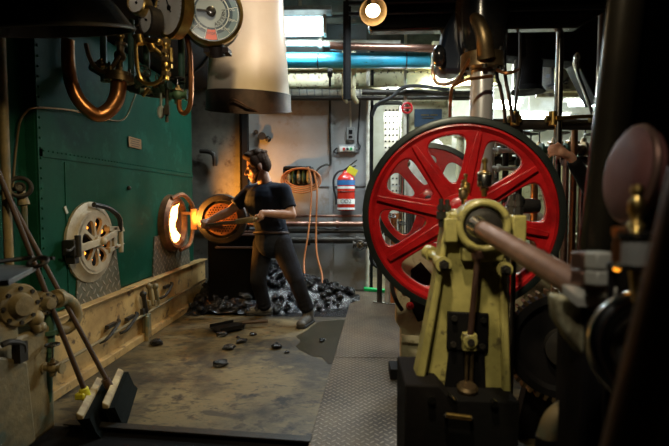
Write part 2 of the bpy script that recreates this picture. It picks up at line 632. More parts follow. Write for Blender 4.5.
# deck edge angle at the front of the stokehold plates
a, b = PF(70, 426), PF(312, 443)
d = (b - a).normalized()
up = V((0, 0, 1))
sd = d.cross(up)
e = MB()
e.prism([a, b, b + up * .035, a + up * .035], sd * .012)
e.prism([a + up * .028, b + up * .028, b + up * .028 + sd * .05, a + up * .028 + sd * .05], up * .008)
struct('trim_deck_edge', e, m_iron)
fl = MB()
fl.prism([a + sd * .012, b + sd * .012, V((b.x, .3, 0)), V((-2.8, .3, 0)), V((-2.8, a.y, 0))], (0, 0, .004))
struct('floor_dark_grating', fl, m_dark)  # flat near-black sheet in front of the deck edge
# diamond tread walkway: two plates, one behind the other
l0, l1 = PF(353.4, 293.5), PF(310.7, 443)
lm = PF(334, 361)
wd = V((.62, 0, 0))


def tread(name, p, q, label):
    mb = MB()
    pts = [p + up * .004, q + up * .004, q + wd + up * .004, p + wd + up * .004]
    mb.prism(pts, (0, 0, .026))
    o = mb.build(name, m_tread, None, .003, False)
    tag(o, label, 'floor plate')


g_ = (l1 - l0).normalized() * .004
tread('tread_plate', l0, lm - g_, 'diamond tread plate of the walkway, far one ending at the bulkhead beside the flywheel')
tread('tread_plate', lm + g_, l1 + (l1 - l0) * .15, 'diamond tread plate of the walkway, near one running out under the front of the picture')

struct('wall_partition', MB().box(((P(606, 200, 4.3).x + 4.95) / 2, 4.3, 1.9), (4.95 - P(606, 200, 4.3).x, .08, 3.79)), m_dark)  # added black wall, keeps the view beyond the column dark
# watertight door opening with rounded corners (seen at x 372-410)
dl, dr = P(371, 200, 5.95).x, P(409, 200, 5.95).x
dt = P(380, 103, 5.95).z
fr = MB()
pts = []
rr = .16
for (cx_, cz, a0) in ((dl + rr, .35 + rr, 180), (dl + rr, dt - rr, 180), (dr - rr, dt - rr, 90), (dr - rr, .35 + rr, 0)):
    pass
loop = []
for cx_, cz, s0 in ((dl + rr, .3 + rr, 270), (dl + rr, dt - rr, 180), (dr - rr, dt - rr, 90), (dr - rr, .3 + rr, 0)):
    for k in range(7):
        a_ = R(s0 - k * 15)
        loop.append(V((cx_ + rr * math.cos(a_), 5.95, cz + rr * math.sin(a_))))
fr.tube(loop, .028, 8, 0, True)
struct('door_1', fr, m_rubber, smooth=True)
# upright posts beside the opening
px_ = P(367.5, 200, 5.9).x
p1 = MB().cyl((px_, 5.88, 0), (px_, 5.88, 3.2), .022)
tag(p1.build('standpipe', m_white), 'thin white standpipe running full height beside the extinguisher', 'pipe')
struct('trim_door_post', MB().box((px_ + .055, 5.95, 1.6), (.035, .14, 3.2)), m_black)
struct('wall_door_surround', MB().box((dr + .1, 6.02, 1.6), (.14, .06, 3.0)), m_greycab)
# perforated locker door seen through the opening
pr = root('perforated_panel', (P(396, 200, 6.3).x, 6.3, 1.0), 'white perforated sheet panel seen through the round-cornered door opening', 'panel')
x0, x1 = P(384, 100, 6.3).x, P(399, 100, 6.3).x
z0, z1 = P(390, 160, 6.3).z, P(390, 106, 6.3).z
MB().box(((x0 + x1) / 2, 6.3, (z1 + .3) / 2), (x1 - x0, .02, z1 - .3)).build('sheet', m_white, pr, .004)
hb = MB()
for i in range(4):
    for j in range(16):
        c_ = V((x0 + (i + .5) * (x1 - x0) / 4, 6.287, z1 - .06 - j * .085))
        hb.cyl(c_, c_ + V((0, .004, 0)), .014, n=8)
hb.build('perforations', m_black, pr)
MB().cyl((x1 + .012, 6.29, .0), (x1 + .012, 6.29, z1), .012).build('edge_post', m_steel, pr)

# ================================================================= BOILER
BX = -1.88
by0 = PX(38.5, 200, BX).y
by1 = PX(193, 200, BX).y
boil = root('boiler', (BX - .5, (by0 + by1) / 2, 0), 'green painted boiler with two round furnace doors', 'boiler')
MB().box((BX - .5, (by0 + by1) / 2, 1.45), (1.0, by1 - by0, 1.92)).box((BX - .52, by0 - .12, 1.45), (.9, .3, 1.92)).build('shell', m_green, boil, .012, False)
sz = PX(39, 152, BX).z
sm = MB()
sm.box((BX + .003, (by0 + by1) / 2, sz), (.008, by1 - by0 - .02, .05))
sm.box((BX + .003, by0 + .02, 1.45), (.008, .04, 1.9))
sy = PX(67, 230, BX).y
sm.box((BX + .002, sy, .97), (.005, .02, .95))
rvm = sm
for i in range(31):
    rvm.ball((BX + .007, by0 + .02, .55 + i * .06), .008, n=8)
for i in range(60):
    rvm.ball((BX + .007, by0 + .05 + i * .042, sz + .012), .006, n=6)
sm.build('seam_strip', m_green, boil)
c_ = PX(135, 143, BX + .01)
npl = MB().box(c_, (.006, .22, .085)).build('name_plate', m_plate, boil, .002, False)
bm_ = MB()
for i in range(4):
    bm_.box(c_ + V((.004, 0, .027 - i * .018)), (.002, .16 - .03 * (i % 2), .006))
bm_.build('engraving', m_iron, npl)
MB().ball(PX(129, 188, BX + .01), .018).build('plug', m_iron, boil)
MB().box(PX(66, 210, BX + .006), (.006, .02, .05), Euler((.5, 0, 0)).to_matrix()).build('name_clip', m_dial, boil)
for (xa, xb, ya, yb, t_) in ((74, 120, 268, 309, .03), (152, 190, 252, 277, .03)):
    y0_, y1_ = PX(xa, 240, BX + .008).y, PX(xb, 240, BX + .008).y
    ap = MB().prism([(BX + .001, y0_, .47), (BX + .001, y1_, .47), (BX + .001, y1_ - .07, .86), (BX + .001, y0_ + .05, .86)], (.008, 0, 0))
    o = ap.build('tread_apron', m_tread2, boil, 0, False)
DX = BX + .01


def furnace_door(cpx, cpy, Rr):
    c = PX(cpx, cpy, DX + .03)
    c.x = BX
    ax = V((1, 0, 0))
    m_door = mat('heat bleached iron', (.46, .38, .26), .5, .2, (.30, .235, .15), 7, .4, .7, .3, 30)
    fd = MB().lathe([(Rr + .05, 0), (Rr + .05, .018), (Rr + .01, .03), (Rr - .01, .05), (Rr - .03, .05), (Rr - .035, .02), (Rr - .035, 0)], c, ax, 48, False, False).build('furnace_door', m_door, boil)
    d_ = MB()
    spoked(d_, 8, .028, .050, Rr - .062, Rr - .03, .02, .010, R(11), c + ax * .045, ax, 2.6, 40)
    d_.lathe([(.04, .03), (.04, .075), (.025, .085), (0, .087)], c, ax, 20)
    d_.build('air_register', m_door, fd)
    MB().lathe([(Rr - .03, .01), (0, .012)], c, ax, 32).build('inner_plate', m_black, fd)
    e_ = MB()
    for k, s_ in ((0, .034), (1, .03), (2, .02), (4, .022), (5, .016), (7, .03), (6, .022)):
        a_ = R(11) + (k + .5) * PI / 4
        f = frame(ax)
        pp = c + f @ V((math.cos(a_) * (Rr - .11), math.sin(a_) * (Rr - .11), .024))
        e_.ball(pp, (.006, s_ * .8, s_ * .55), n=10)
    e_.build('ember_glow', m_ember, fd)
    # cross bar, latch and hinge
    b_ = MB()
    yl, yr = c.y - Rr - .03, c.y + Rr + .05
    X = c.x + .075
    b_.prism([(X, yl, c.z - .045), (X, c.y, c.z - .02), (X, yr - .08, c.z + .03), (X, yr - .08, c.z + .075), (X, c.y, c.z + .03), (X, yl, c.z + .005)], (.022, 0, 0))
    b_.ball((X + .02, c.y, c.z + .005), .03)
    b_.build('cross_bar', m_door, fd, .004)
    h_ = MB()
    for dz in (-.075, .085):
        h_.prism([(c.x + .02, yr - .14, c.z + dz + .02), (c.x + .02, yr + .06, c.z + dz * .8 + .02), (c.x + .02, yr + .08, c.z + dz * .6), (c.x + .02, yr - .14, c.z + dz - .02)], (.05, 0, 0))
    h_.box((c.x + .05, yr - .06, c.z + .01), (.04, .05, .17))
    h_.cyl((c.x + .06, yr + .03, c.z - .11), (c.x + .06, yr + .03, c.z + .13), .018)
    h_.build('hinge', m_door, fd, .004)
    k_ = MB()
    k_.box((c.x + .05, yl - .01, c.z - .01), (.08, .08, .1)).cyl((c.x + .09, yl - .01, c.z - .07), (c.x + .09, yl - .01, c.z + .07), .02)
    k_.box((c.x + .05, yl - .01, c.z - .085), (.06, .05, .06)).tube([(c.x + .09, yl - .05, c.z), (c.x + .09, yl - .1, c.z - .02), (c.x + .09, yl - .14, c.z - .01)], .01, 8)
    k_.build('latch', m_iron, fd, .006)
    # upper shadowed guard arm
    g_ = MB().tube([c + V((.05, -.02, Rr + .03)), c + V((.08, .12, Rr + .0)), c + V((.09, .24, Rr - .07)), c + V((.06, .31, .06))], .018, 8)
    g_.build('guard_rail', m_iron, fd)
    return c


furnace_door(95, 242, .235)

# open second furnace: mouth, fire inside, door swung out to face the room
c2 = PX(170, 223, BX)
ax = V((1, 0, 0))
Rr = .235
m_hot = mat('rusty hot iron', (.28, .13, .05), .5, .5, (.14, .06, .03), 8, .4, .6, .3, 30)
fm = MB().lathe([(Rr + .055, 0), (Rr + .05, .06), (Rr + .02, .09), (Rr - .01, .09), (Rr - .03, .06), (Rr - .04, .0)], c2, ax, 48, False, False).build('furnace_mouth', m_hot, boil)
MB().lathe([(Rr - .005, .012), (Rr - .03, .04), (.10, .05), (0, .04)], c2, ax, 40).build('firebrick_back', m_hot, fm)
MB().tube([c2 + V((.07, -.12, .25)), c2 + V((.13, 0, .29)), c2 + V((.15, .16, .22)), c2 + V((.15, .26, .12)), c2 + V((.13, .28, -.1)), c2 + V((.12, .2, -.24)), c2 + V((.08, .05, -.28))], .022, 8).build('guard_rail', m_hot, fm)
# fire tongues in the mouth
fir = MB()
random.seed(3)
for i in range(26):
    a_ = random.uniform(-1, 1)
    zz = a_ * .17
    yy = -.155 * math.sqrt(max(0, 1 - (zz / .2) ** 2)) + random.uniform(-.01, .07)
    h = random.uniform(.03, .07)
    p_ = c2 + V((.062 + random.uniform(0, .03), yy, zz))
    fir.cap(p_, p_ + V((random.uniform(.0, .03), random.uniform(-.02, .05), h)), random.uniform(.012, .026), .004, 8)
fir.ball(c2 + V((.09, -.09, -.13)), (.03, .065, .06)).ball(c2 + V((.09, -.10, .09)), (.02, .05, .075))
o = fir.build('furnace_fire', m_fire, None, voxel=.008, vs=2)
tag(o, 'white and orange flames licking out of the open furnace mouth', 'fire')
# open door with perforated baffle, facing the room
oc = P(207, 216, PX(170, 223, BX).y + .12)
oc = V((BX + .50, c2.y + .14, c2.z + .035))
fx = V((.12, -1, 0)).normalized()
od = MB().lathe([(.255, 0), (.262, -.02), (.25, -.045), (.2, -.05), (.195, -.01), (.21, 0)], oc, -fx, 48, False, False)
od.lathe([(.245, .0), (0, -.0)], oc + fx * .0, -fx, 40)
odm = od.build('open_furnace_door', m_iron, boil)
pf = MB()
f = frame(-fx)
pf.lathe([(.165, -.055), (.165, -.07), (0, -.07)], oc, -fx, 40)
pfo = pf.build('baffle_plate', m_hot, odm)
hl = MB()
for i in range(-6, 7):
    for j in range(-6, 7):
        u, v_ = (i + (j % 2) * .5) * .027, j * .024
        if u * u + v_ * v_ < .145 ** 2:
            q0 = oc + f @ V((u, v_, -.069))
            hl.cyl(q0, q0 + fx * .004, .0085, n=8)
hl.build('baffle_holes', m_black, pfo)
MB().cyl(oc + V((-.24, 0, .02)), oc + V((-.31, -.02, .02)), .028).box(oc + V((-.29, 0, 0)), (.07, .09, .22)).box(oc + V((-.36, .0, .06)), (.14, .04, .035)).build('hinge_arm', m_hot, odm, .006)

ph = MB().lathe([(.05, 0), (.05, .03), (.035, .03), (.035, .01)], (BX, 5.06, 1.12), (1, 0, 0), 24, False, False).build('peep_hole', m_hot, boil)  # added hole with ember, made up as source of the bulkhead glow
MB().lathe([(.034, .006), (.034, .01), (0, .01)], (BX, 5.06, 1.12), (1, 0, 0), 20).build('ember_glow', m_ember, ph)
# ================================================================= PLINTH under the boiler
PXF = -1.82
pl = root('boiler_plinth', (PXF - .5, 3.6, 0), 'ochre painted steel plinth running along under the green boiler', 'plinth')
MB().box((PXF - .52, 3.1, .235), (1.02, 4.6, .47)).build('casing', m_plinth, pl, .008, False)
MB().box((PXF - .03, 3.1, .478), (.10, 4.6, .014)).build('ledge', m_plinth, pl, .004, False)
MB().box((PXF - .0, 3.1, .03), (.07, 4.6, .06)).build('kerb', m_plinth, pl, .006, False)
tb = MB().tube([(PXF + .035, 2.2, .205), (PXF + .035, 3.2, .215), (PXF + .035, 4.5, .245), (PXF + .035, 5.3, .25)], .012, 8)
tb.build('rail_pipe', m_valve, pl)
for px_, py_ in ((110, 330), (129, 322), (166, 290)):
    c_ = PX(px_, py_, PXF + .02)
    h_ = MB().tube([c_ + V((0, -.14, -.05)), c_ + V((.035, -.09, -.03)), c_ + V((.04, .05, .04)), c_ + V((.01, .1, .05))], .012, 8)
    h_.box(c_ + V((0, .02, .03)), (.03, .12, .025))
    h_.build('lever_handle', m_iron, pl)
for k, (px_, py_) in enumerate(((141, 300), (147, 292), (153, 292))):
    c_ = PX(px_, py_, PXF + .02)
    MB().cyl(c_ + V((.02, 0, .05)), c_ + V((.02, .05, -.12)), .018).ball(c_ + V((.02, 0, .05)), .028).box(c_ + V((.01, .02, -.1)), (.03, .07, .05)).build('clamp', m_valve if k else m_iron, pl, .004)
MB().box(PX(147, 325, PXF + .03), (.05, .07, .2)).cyl(PX(147, 316, PXF + .05), PX(147, 345, PXF + .05), .018).build('drain_bracket', m_valve, pl, .006)

# ================================================================= VALVE CHEST, bottom left
vc = root('valve_chest', (-1.62, 2.05, 0), 'ochre cast iron valve chest with round flanges below the bench', 'valve chest')
MB().box((-1.66, 1.95, .28), (.16, .62, .56)).box((-1.64, 1.86, .60), (.12, .34, .12)).build('body', m_valve, vc, .02, False)
MB().prism([(-1.575, 1.72, .03), (-1.575, 2.06, .03), (-1.575, 2.02, .44), (-1.575, 1.86, .52), (-1.575, 1.70, .48)], (.035, 0, 0)).build('side_cover', m_valve, vc, .012)
for (cp, r_) in ((PX(16, 305, -1.58), .10), (PX(43, 303, -1.60), .06)):
    fm_ = MB().lathe([(r_, -.06), (r_, .02), (r_ * .93, .03), (r_ * .6, .03), (r_ * .45, .06), (0, .065)], cp, (1, -.3, 0), 32).build('flange', m_valve, vc)
    f = frame((1, -.3, 0))
    for k in range(8):
        q0 = cp + f @ V((r_ * .8 * math.cos(k * PI / 4), r_ * .8 * math.sin(k * PI / 4), .025))
        MB().hexn(q0, q0 + f @ V((0, 0, .015)), r_ * .1).build('bolt', m_iron, fm_)
a_ = PX(55, 300, -1.60)
MB().tube([a_, PX(64, 298, -1.58), PX(74, 306, -1.57), PX(76, 318, -1.57), PX(68, 328, -1.58), PX(58, 330, -1.6)], .032, 12).cyl(PX(56, 299, -1.6), PX(60, 298, -1.6), .05).build('elbow_pipe', m_valve, vc)
MB().tube([PX(50, 312, -1.6), PX(48, 335, -1.6), PX(46, 365, -1.6), PX(44, 420, -1.62)], .034, 12).cyl(PX(48, 330, -1.6), PX(48, 334, -1.6), .055).build('down_pipe', m_greenval, vc)
MB().ball(PX(35, 318, -1.57), .04).ball(PX(40, 327, -1.57), .03).cyl(PX(28, 312, -1.57), PX(38, 330, -1.57), .022).build('bonnet', m_valve, vc)
MB().tube([PX(2, 345, -1.53), PX(10, 342, -1.52), PX(22, 344, -1.52), PX(24, 352, -1.52)], .014, 8).box(PX(20, 352, -1.53), (.04, .05, .09)).build('lever', m_iron, vc)
dv = valve('drain_valve', PX(53, 366, -1.53) - V((0, 0, .05)), .16, 'small ochre drain valve with cross handle in front of the chest pipe', m_valve)

# leaning brooms
def broom(name, top, h0, h1, label, yellow=False):
    zt = .115
    a, b = PF(*h0, zt), PF(*h1, zt)
    r_ = root(name, ((a.x + b.x) / 2, (a.y + b.y) / 2, 0), label, 'broom')
    d = (b - a)
    n_ = V((0, 0, 1)).cross(d).normalized()
    if n_.x < 0:
        n_ = -n_
    mid = (a + b) / 2
    MB().cyl(top, mid + V((0, 0, .01)), -.0 + .012, .013, 12).build('handle', m_wood, r_)
    w_ = .032
    MB().prism([a, b, b + n_ * w_ - up * .02, a + n_ * w_ - up * .02], (0, 0, .035)).build('head', m_woodL, r_, .006)
    MB().prism([a - up * .001 + n_ * .004, b - up * .001 + n_ * .004, b + n_ * (w_ + .05) - up * (zt - .002), a + n_ * (w_ + .05) - up * (zt - .002)], n_ * .03).prism([a + n_ * .01, b + n_ * .01, b + n_ * .05 - up * (zt - .002), a + n_ * .05 - up * (zt - .002)], n_ * .05).build('bristles', m_bristle, r_)
    if yellow:
        MB().box(mid + V((-.02, -.02, .03)), (.05, .05, .035)).cyl(mid, mid + (V(top) - mid).normalized() * .07, .024).build('socket', m_yel, r_, .006)
    else:
        MB().cyl(mid, mid + (V(top) - mid).normalized() * .07, .023).build('socket', m_wood, r_)


tA = PX(-4, 166, -1.72)
broom('broom', tA, (97, 382), (76, 420), 'deck broom with pale head and yellow handle socket', True)
tB = PX(8, 196, -1.80)
broom('broom', tB, (118, 373), (102, 409), 'deck broom with pale head and plain socket, nearer the open floor')

# bench and poker
bz = .92
ben = root('bench', (-1.45, 1.6, 0), 'grey steel bench top jutting in above the valve chest', 'bench')
MB().prism([PF(36, 271, bz), PF(9, 286, bz), V((-1.5, 1.2, bz)), V((-1.9, 1.2, bz)), V((-1.9, 1.86, bz))], (0, 0, .02)).build('top', m_greycab, ben, .003)
for x_, y_ in ((-1.44, 1.45), (-1.8, 1.3)):
    MB().box((x_, y_, .46), (.045, .045, .919)).build('leg', m_iron, ben)
MB().prism([(-1.78, 1.3, .55), (-1.46, 1.44, .55), (-1.46, 1.47, .55), (-1.78, 1.33, .55)], (0, 0, .04)).build('brace', m_iron, ben)
pk = MB().tube([PF(-6, 262, .96), PF(20, 259, .96), PF(33, 257.5, .965)], .009, 8).torus(PF(38, 262, .955), (0, -.5, 1), .034, .008, 24, 8).tube([PF(42, 259, .96), PF(54, 258, .965)], .007, 8)
tag(pk.build('poker', m_iron), 'iron poker with a ring eye lying on the bench', 'poker')
wh = MB().torus(P(20, 187, 2.35), (.9, -1, .2), .05, .012, 24, 8).torus(P(20, 187, 2.35), (.9, -1, .2), .02, .008, 16, 8).cyl(P(20, 187, 2.35), P(20, 187, 2.35) + V((-.14, .1, -.02)), .012)
bp = MB()
bp.cyl((P(3, 100, 2.3).x, 2.3, 0), (P(3, 100, 2.3).x, 2.3, 3.79), .022)
tag(bp.build('riser_pipe', m_valve), 'thin ochre riser pipe at the dark edge beside the boiler', 'pipe')
hk = root('handwheel_cock', P(22, 200, 2.35), 'small dark cock with ring handle beside the boiler edge', 'valve')
wh.build('ring_handle', m_iron, hk)
MB().cyl(P(20, 187, 2.38), P(24, 205, 2.38), .018, .03).cyl(P(24, 205, 2.38), P(25, 230, 2.4), .015).build('body', m_valve, hk)
cb = MB().tube([P(12, 200, 2.45), P(14, 170, 2.48), P(17, 140, 2.5), P(20, 122, 2.5), P(26, 112, 2.52), P(33, 108, 2.55), PX(50, 108, BX + .02), PX(76, 111, BX + .02), PX(105, 119, BX + .02), PX(124, 119, BX + .02), PX(134, 98, BX + .06), PX(138, 88, BX + .06)], .006, 8, 5)
tag(cb.build('capillary_tube', m_bronze), 'thin bronze capillary tube curving over the top of the boiler face', 'pipe')

# ================================================================= PIPES AND FITTINGS over the boiler front
cu = root('copper_bend', PX(95, 80, -1.6), 'big copper pipe bent in a U above the first furnace', 'pipe')
MB().tube([P(68, 40, 2.6), P(68, 56, 2.6), P(70, 76, 2.6), P(76, 95, 2.62), P(86, 108, 2.65), P(98, 115, 2.7), P(110, 109, 2.75), P(117, 97, 2.8), P(119, 80, 2.8)], lambda t: .034 + .014 * t, 20).build('bend', m_copper, cu)
MB().cyl(P(119, 82, 2.8), P(119, 77, 2.8), .085, n=28).cyl(P(119, 76.5, 2.8), P(119, 73, 2.8), .08, n=28).build('flange', m_bronze, cu)
for k in range(7):
    q0 = P(119, 83, 2.8) + V((math.cos(k * .9) * .068, math.sin(k * .9) * .068, 0))
    MB().hexn(q0, q0 + V((0, 0, .085)), .009).build('bolt', m_bronze, cu)
wt = root('water_column', P(121, 60, 2.8), 'slim brass cock standing on the copper bend flange', 'cock')
MB().cyl(P(119, 72.8, 2.8), P(121, 42, 2.8), .022).ball(P(120, 56, 2.8), .036).cyl(P(121, 46, 2.8), P(121, 43, 2.8), .036).build('body', m_bronze, wt)
MB().cyl(P(121, 43, 2.8), P(121, 36, 2.8), .012).ball(P(121, 36, 2.8), .02).build('spindle', m_brass, wt)
t_ = MB().tube([P(86, 44, 2.75), P(89, 56, 2.75), P(95, 67, 2.75), P(104, 72, 2.75), P(113, 66, 2.75), P(119, 55, 2.76)], .014, 10)
tag(t_.build('loop_pipe', m_bronze), 'dull bronze pipe looping below the black bell, between copper bend and cock', 'pipe')
t_ = MB().tube([P(136, 38, 2.7), P(136, 54, 2.7), P(138, 72, 2.7), P(143, 82, 2.7), P(152, 84, 2.7), P(160, 80, 2.7), P(165, 68, 2.7)], .012, 10)
tag(t_.build('siphon_pipe', m_brass), 'polished brass siphon pipe in a narrow U below the gauges', 'pipe')
gc = root('gauge_cock', P(150, 45, 2.68), 'brass test cock sloping down below the small gauge', 'cock')
MB().tube([P(134, 36, 2.68), P(143, 41, 2.68), P(152, 47, 2.69), P(162, 55, 2.7)], .014, 10).cyl(P(139, 36, 2.68), P(141, 44, 2.68), .026).cyl(P(150, 43, 2.68), P(153, 50, 2.68), .022).build('body', m_brass, gc)
MB().cyl(P(146, 40, 2.66), P(159, 42, 2.62), .013).ball(P(159, 42, 2.62), .02).build('lever', m_brass, gc)
wg = root('water_gauge', P(166, 60, 2.7), 'upright brass water gauge column below the large gauge', 'gauge')
MB().cyl(P(166, 38, 2.7), P(166, 80, 2.7), .017).ball(P(166, 66, 2.7), .03).ball(P(166, 44, 2.7), .026).cyl(P(162, 65, 2.7), P(172, 66, 2.7), .014).build('body', m_brass, wg)
for k, (a_, b_) in enumerate(((40, 44), (50, 54), (58, 62), (72, 76))):
    MB().cyl(P(166, a_, 2.7), P(166, b_, 2.7), .03, n=6).build('nut', m_bronze, wg)
MB().cyl(P(171, 48, 2.68), P(171, 62, 2.68), .012).build('handle', m_brass, wg)
t_ = MB().tube([P(186, 34, 2.9), P(190, 55, 2.9), P(191, 85, 2.9), P(190, 105, 2.9), P(185, 113, 2.9), P(180, 110, 2.9), P(179, 100, 2.9)], .016, 10)
tag(t_.build('drain_pipe', m_copper), 'dark copper drain pipe hooking round beside the ventilator', 'pipe')
# cluster of green grey valves
for nm, x, y, s_, lb, ax_ in (
        ('feed_valve', 178, 104, .22, 'stout grey green feed valve with stacked flanges above the hooked copper pipe', (0, 0, 1)),
        ('check_valve', 157, 96, .17, 'small grey green check valve between siphon pipe and feed valve', (.2, -.6, 1)),
        ('blowdown_valve', 136, 86, .2, 'grey green valve to the lower side of the copper bend flange', (.7, -.6, .5)),
        ('sample_valve', 128, 80, .15, 'small dark valve right beside the copper bend flange', (-.3, -.8, .4)),
        ('stop_valve', 166, 92, .17, 'grey green stop valve at the foot of the water gauge', (-.2, -.7, .8)),
        ('vent_valve', 146, 92, .15, 'smallest grey green valve under the siphon pipe', (.5, -.7, 0)),
        ('bypass_valve', 100, 68, .17, 'dark bypass valve inside the loop of bronze pipe', (.5, -.7, .2))):
    valve(nm, P(x, y, 2.95), s_, lb, m_greenval, ax_, wheel=nm in ('blowdown_valve', 'feed_valve'), stem=.25)
for x, y0_, y1_ in ((126, 45, 75), (150, 50, 90), (158, 40, 85)):
    pass
bk = root('fitting_manifold', P(150, 90, 3.1), 'dark manifold pipe carrying the cluster of small valves', 'pipe')
MB().tube([P(92, 66, 3.05), P(125, 84, 3.05), P(150, 92, 3.05), P(182, 94, 3.05)], .035, 12).build('header', m_iron, bk)
for x_, y_ in ((103, 50), (131, 60), (146, 60), (181, 60)):
    MB().cyl(P(x_, 20, 3.08), P(x_ + 1, y_ + 32, 3.06), .022).build('riser', m_greenval, bk)
MB().cyl(P(143, 96, 2.9), P(149, 88, 2.88), .011).build('lever', m_brass, bk)
MB().ball(P(161, 112, 2.95), (.028, .01, .045)).cyl(P(161, 90, 2.95), P(161, 108, 2.95), .008).build('tag_disc', m_dialpale, bk)
MB().cyl(P(167, 85, 2.92), P(167, 122, 2.92), .011).box(P(167, 110, 2.9), (.03, .02, .06)).build('drain_spindle', m_iron, bk)

dr = root('steam_drum', (-1.80, 3.9, 2.85), 'black steam drum lying along the top of the boiler behind the gauges', 'drum')  # added to darken the backdrop and the boiler top below it
MB().lathe([(.2, 0), (.38, .06), (.44, .16), (.44, 2.3), (.38, 2.4), (.2, 2.46)], (-1.84, 2.74, 2.87), (0, 1, 0), 48).build('shell', m_black, dr)
for k in range(2):
    MB().torus((-1.84, 3.3 + k * 1.2, 2.86), (0, 1, 0), .445, .012, 48, 8).build('strap', m_iron, dr)
# black bell with steel lip, top left
bl = root('bell_mouth', P(68, 20, 2.1), 'large black bell mouth hood hanging over the boiler front', 'ventilator')
bc = P(56, 32, 2.1)
prof = [(.16, .95), (.17, .7), (.19, .45), (.225, .28), (.27, .13), (.34, .02), (.345, 0), (.335, .0), (.26, .12), (.20, .3), (.17, .6), (.15, .95)]
MB().lathe(prof, bc, (-.04, -.30, 1), 56, True, True).build('bell', mat('dark polished steel', (.035, .032, .032), .22, .8, (.02, .018, .018), 5), bl)
MB().torus(bc + V((0, 0, .005)), (-.04, -.30, 1), .345, .008, 48, 8).build('lip', m_iron, bl)
MB().lathe([(.24, 0), (.24, .10), (.16, .12)], bc + V((-.03, -.23, .78)), (0, -.3, 1), 32).build('collar', m_blkgloss, bl)
up_ = MB().tube([bc + V((-.035, -.26, .86)), bc + V((-.04, -.30, 1.05)), (bc.x - .04, bc.y - .32, 3.2), (bc.x - .04, bc.y - .32, 3.79)], .15, 28)
up_.build('trunk', m_black, bl)

# gauges
def gauge(name, c, r, nrm, label, m_case, face=m_dial, needle=.6):
    g = root(name, c, label, 'gauge')
    n_ = V(nrm).normalized()
    c = V(c)
    MB().lathe([(r * .9, -.07), (r * 1.02, -.06), (r * 1.08, -.01), (r * 1.08, .008), (r * .93, .014), (r * .92, .0)], c, n_, 44, True, False).build('case', m_case, g)
    MB().lathe([(r * .93, .0), (r * .93, .003), (0, .003)], c, n_, 44).build('dial', face, g)
    f = frame(n_)
    tk = MB()
    for k in range(27):
        a_ = R(-40 + k * 10)
        p0, p1 = c + f @ V((r * .78 * math.cos(a_), r * .78 * math.sin(a_), .004)), c + f @ V((r * .88 * math.cos(a_), r * .88 * math.sin(a_), .004))
        tk.cyl(p0, p1, r * .012, n=4)
    tk.build('scale', m_black, g)
    a_ = R(200 * needle)
    q = f @ V((math.cos(a_) * r * .7, math.sin(a_) * r * .7, .006))
    MB().cyl(c + n_ * .006 - q * .25, c + n_ * .006 + q, r * .03, r * .01, n=6).cyl(c + n_ * .002, c + n_ * .012, r * .09, n=12).build('needle', m_black, g)
    return g


gauge('pressure_gauge', P(170, 8, 2.72), .165, (-.62, -.78, -.06), 'large pale pressure gauge with a brass rim seen edge on', m_brass, m_dial, .55)
gauge('pressure_gauge', P(147, 20, 2.66), .078, (-.6, -.8, -.05), 'small white pressure gauge in a dark case below the large one', m_iron, m_dial, .7)
gauge('pressure_gauge', P(137, 3, 2.62), .06, (-.2, -.9, 0), 'small brass pressure gauge cut by the top edge beside the bell', m_brass, m_dial, .3)

# engine order telegraph
tc = P(211, 12, 2.8)
tg = root('telegraph', tc, 'brass rimmed engine order telegraph dial in front of the ivory ventilator', 'telegraph')
n_ = (CAMLOC - tc).normalized()
n_.z *= .35
n_.normalize()
f = frame(n_)
upv = V((0, 0, 1))
uy = (upv - n_ * upv.dot(n_)).normalized()
uxv = uy.cross(n_)
MB().lathe([(.16, -.10), (.19, -.08), (.195, -.02), (.195, .012), (.175, .022), (.172, .0)], tc, n_, 56, True, False).build('bezel', m_brass, tg)
MB().lathe([(.19, -.20), (.185, -.1), (.16, -.099)], tc, n_, 40).build('case', m_black, tg)
dial = MB().lathe([(.174, -.002), (.174, .002), (0, .002)], tc, n_, 56).build('dial', m_dialblue, tg)


def ringseg(mb, r0, r1, a0, a1, h0, h1, n=6):
    va, vb = [], []
    for k in range(n + 1):
        a_ = a0 + (a1 - a0) * k / n
        dd = uxv * math.cos(a_) + uy * math.sin(a_)
        va.append(tc + dd * r0)
        vb.append(tc + dd * r1)
    mb.prism([p + n_ * h0 for p in va + vb[::-1]], n_ * (h1 - h0))


sg = MB()
sg2 = MB()
for k in range(12):
    a0 = R(90 + 15 + k * 30)
    if k == 5:
        rs_ = MB()
        ringseg(rs_, .104, .162, a0 + .04, a0 + R(30) - .04, .003, .0045)
        rs_.build('stop_segment', m_dialred, dial)
        continue
    ringseg(sg2, .130, .166, a0 + .03, a0 + R(30) - .03, .003, .004)
    ringseg(sg, .163, .167, a0 + .03, a0 + R(30) - .03, .003, .0045)
    ringseg(sg, .104, .110, a0 + .03, a0 + R(30) - .03, .003, .0045)
for k in range(12):
    a0 = R(105 + k * 30)
    ringseg(sg, .095, .166, a0 - .012, a0 + .012, .003, .0045, 2)
sg.build('order_lines', m_dialpale, dial)
sg2.build('order_segments', mat('slate dial enamel', (.13, .19, .25), .2), dial)
MB().lathe([(.092, .003), (.092, .005), (0, .005)], tc, n_, 40).build('centre_plate', mat('pewter dial', (.26, .31, .35), .25, .1), dial)
MB().lathe([(.03, .005), (.03, .02), (.015, .025), (0, .026)], tc, n_, 20).box(tc + uxv * -.03 + n_ * .016, (.11, .012, .018), f).build('pointer', m_blkgloss, tg)
rm = M((uxv, uy, n_)).transposed()
for i, ch in enumerate('ASTERN'):
    a_ = R(-68 + i * 15)
    dd = uxv * math.cos(a_) + uy * math.sin(a_)
    rot = rm @ Euler((0, 0, a_ + R(90))).to_matrix()
    text(ch, .032, tc + dd * .076 + n_ * .006, rot, m_black, dial)
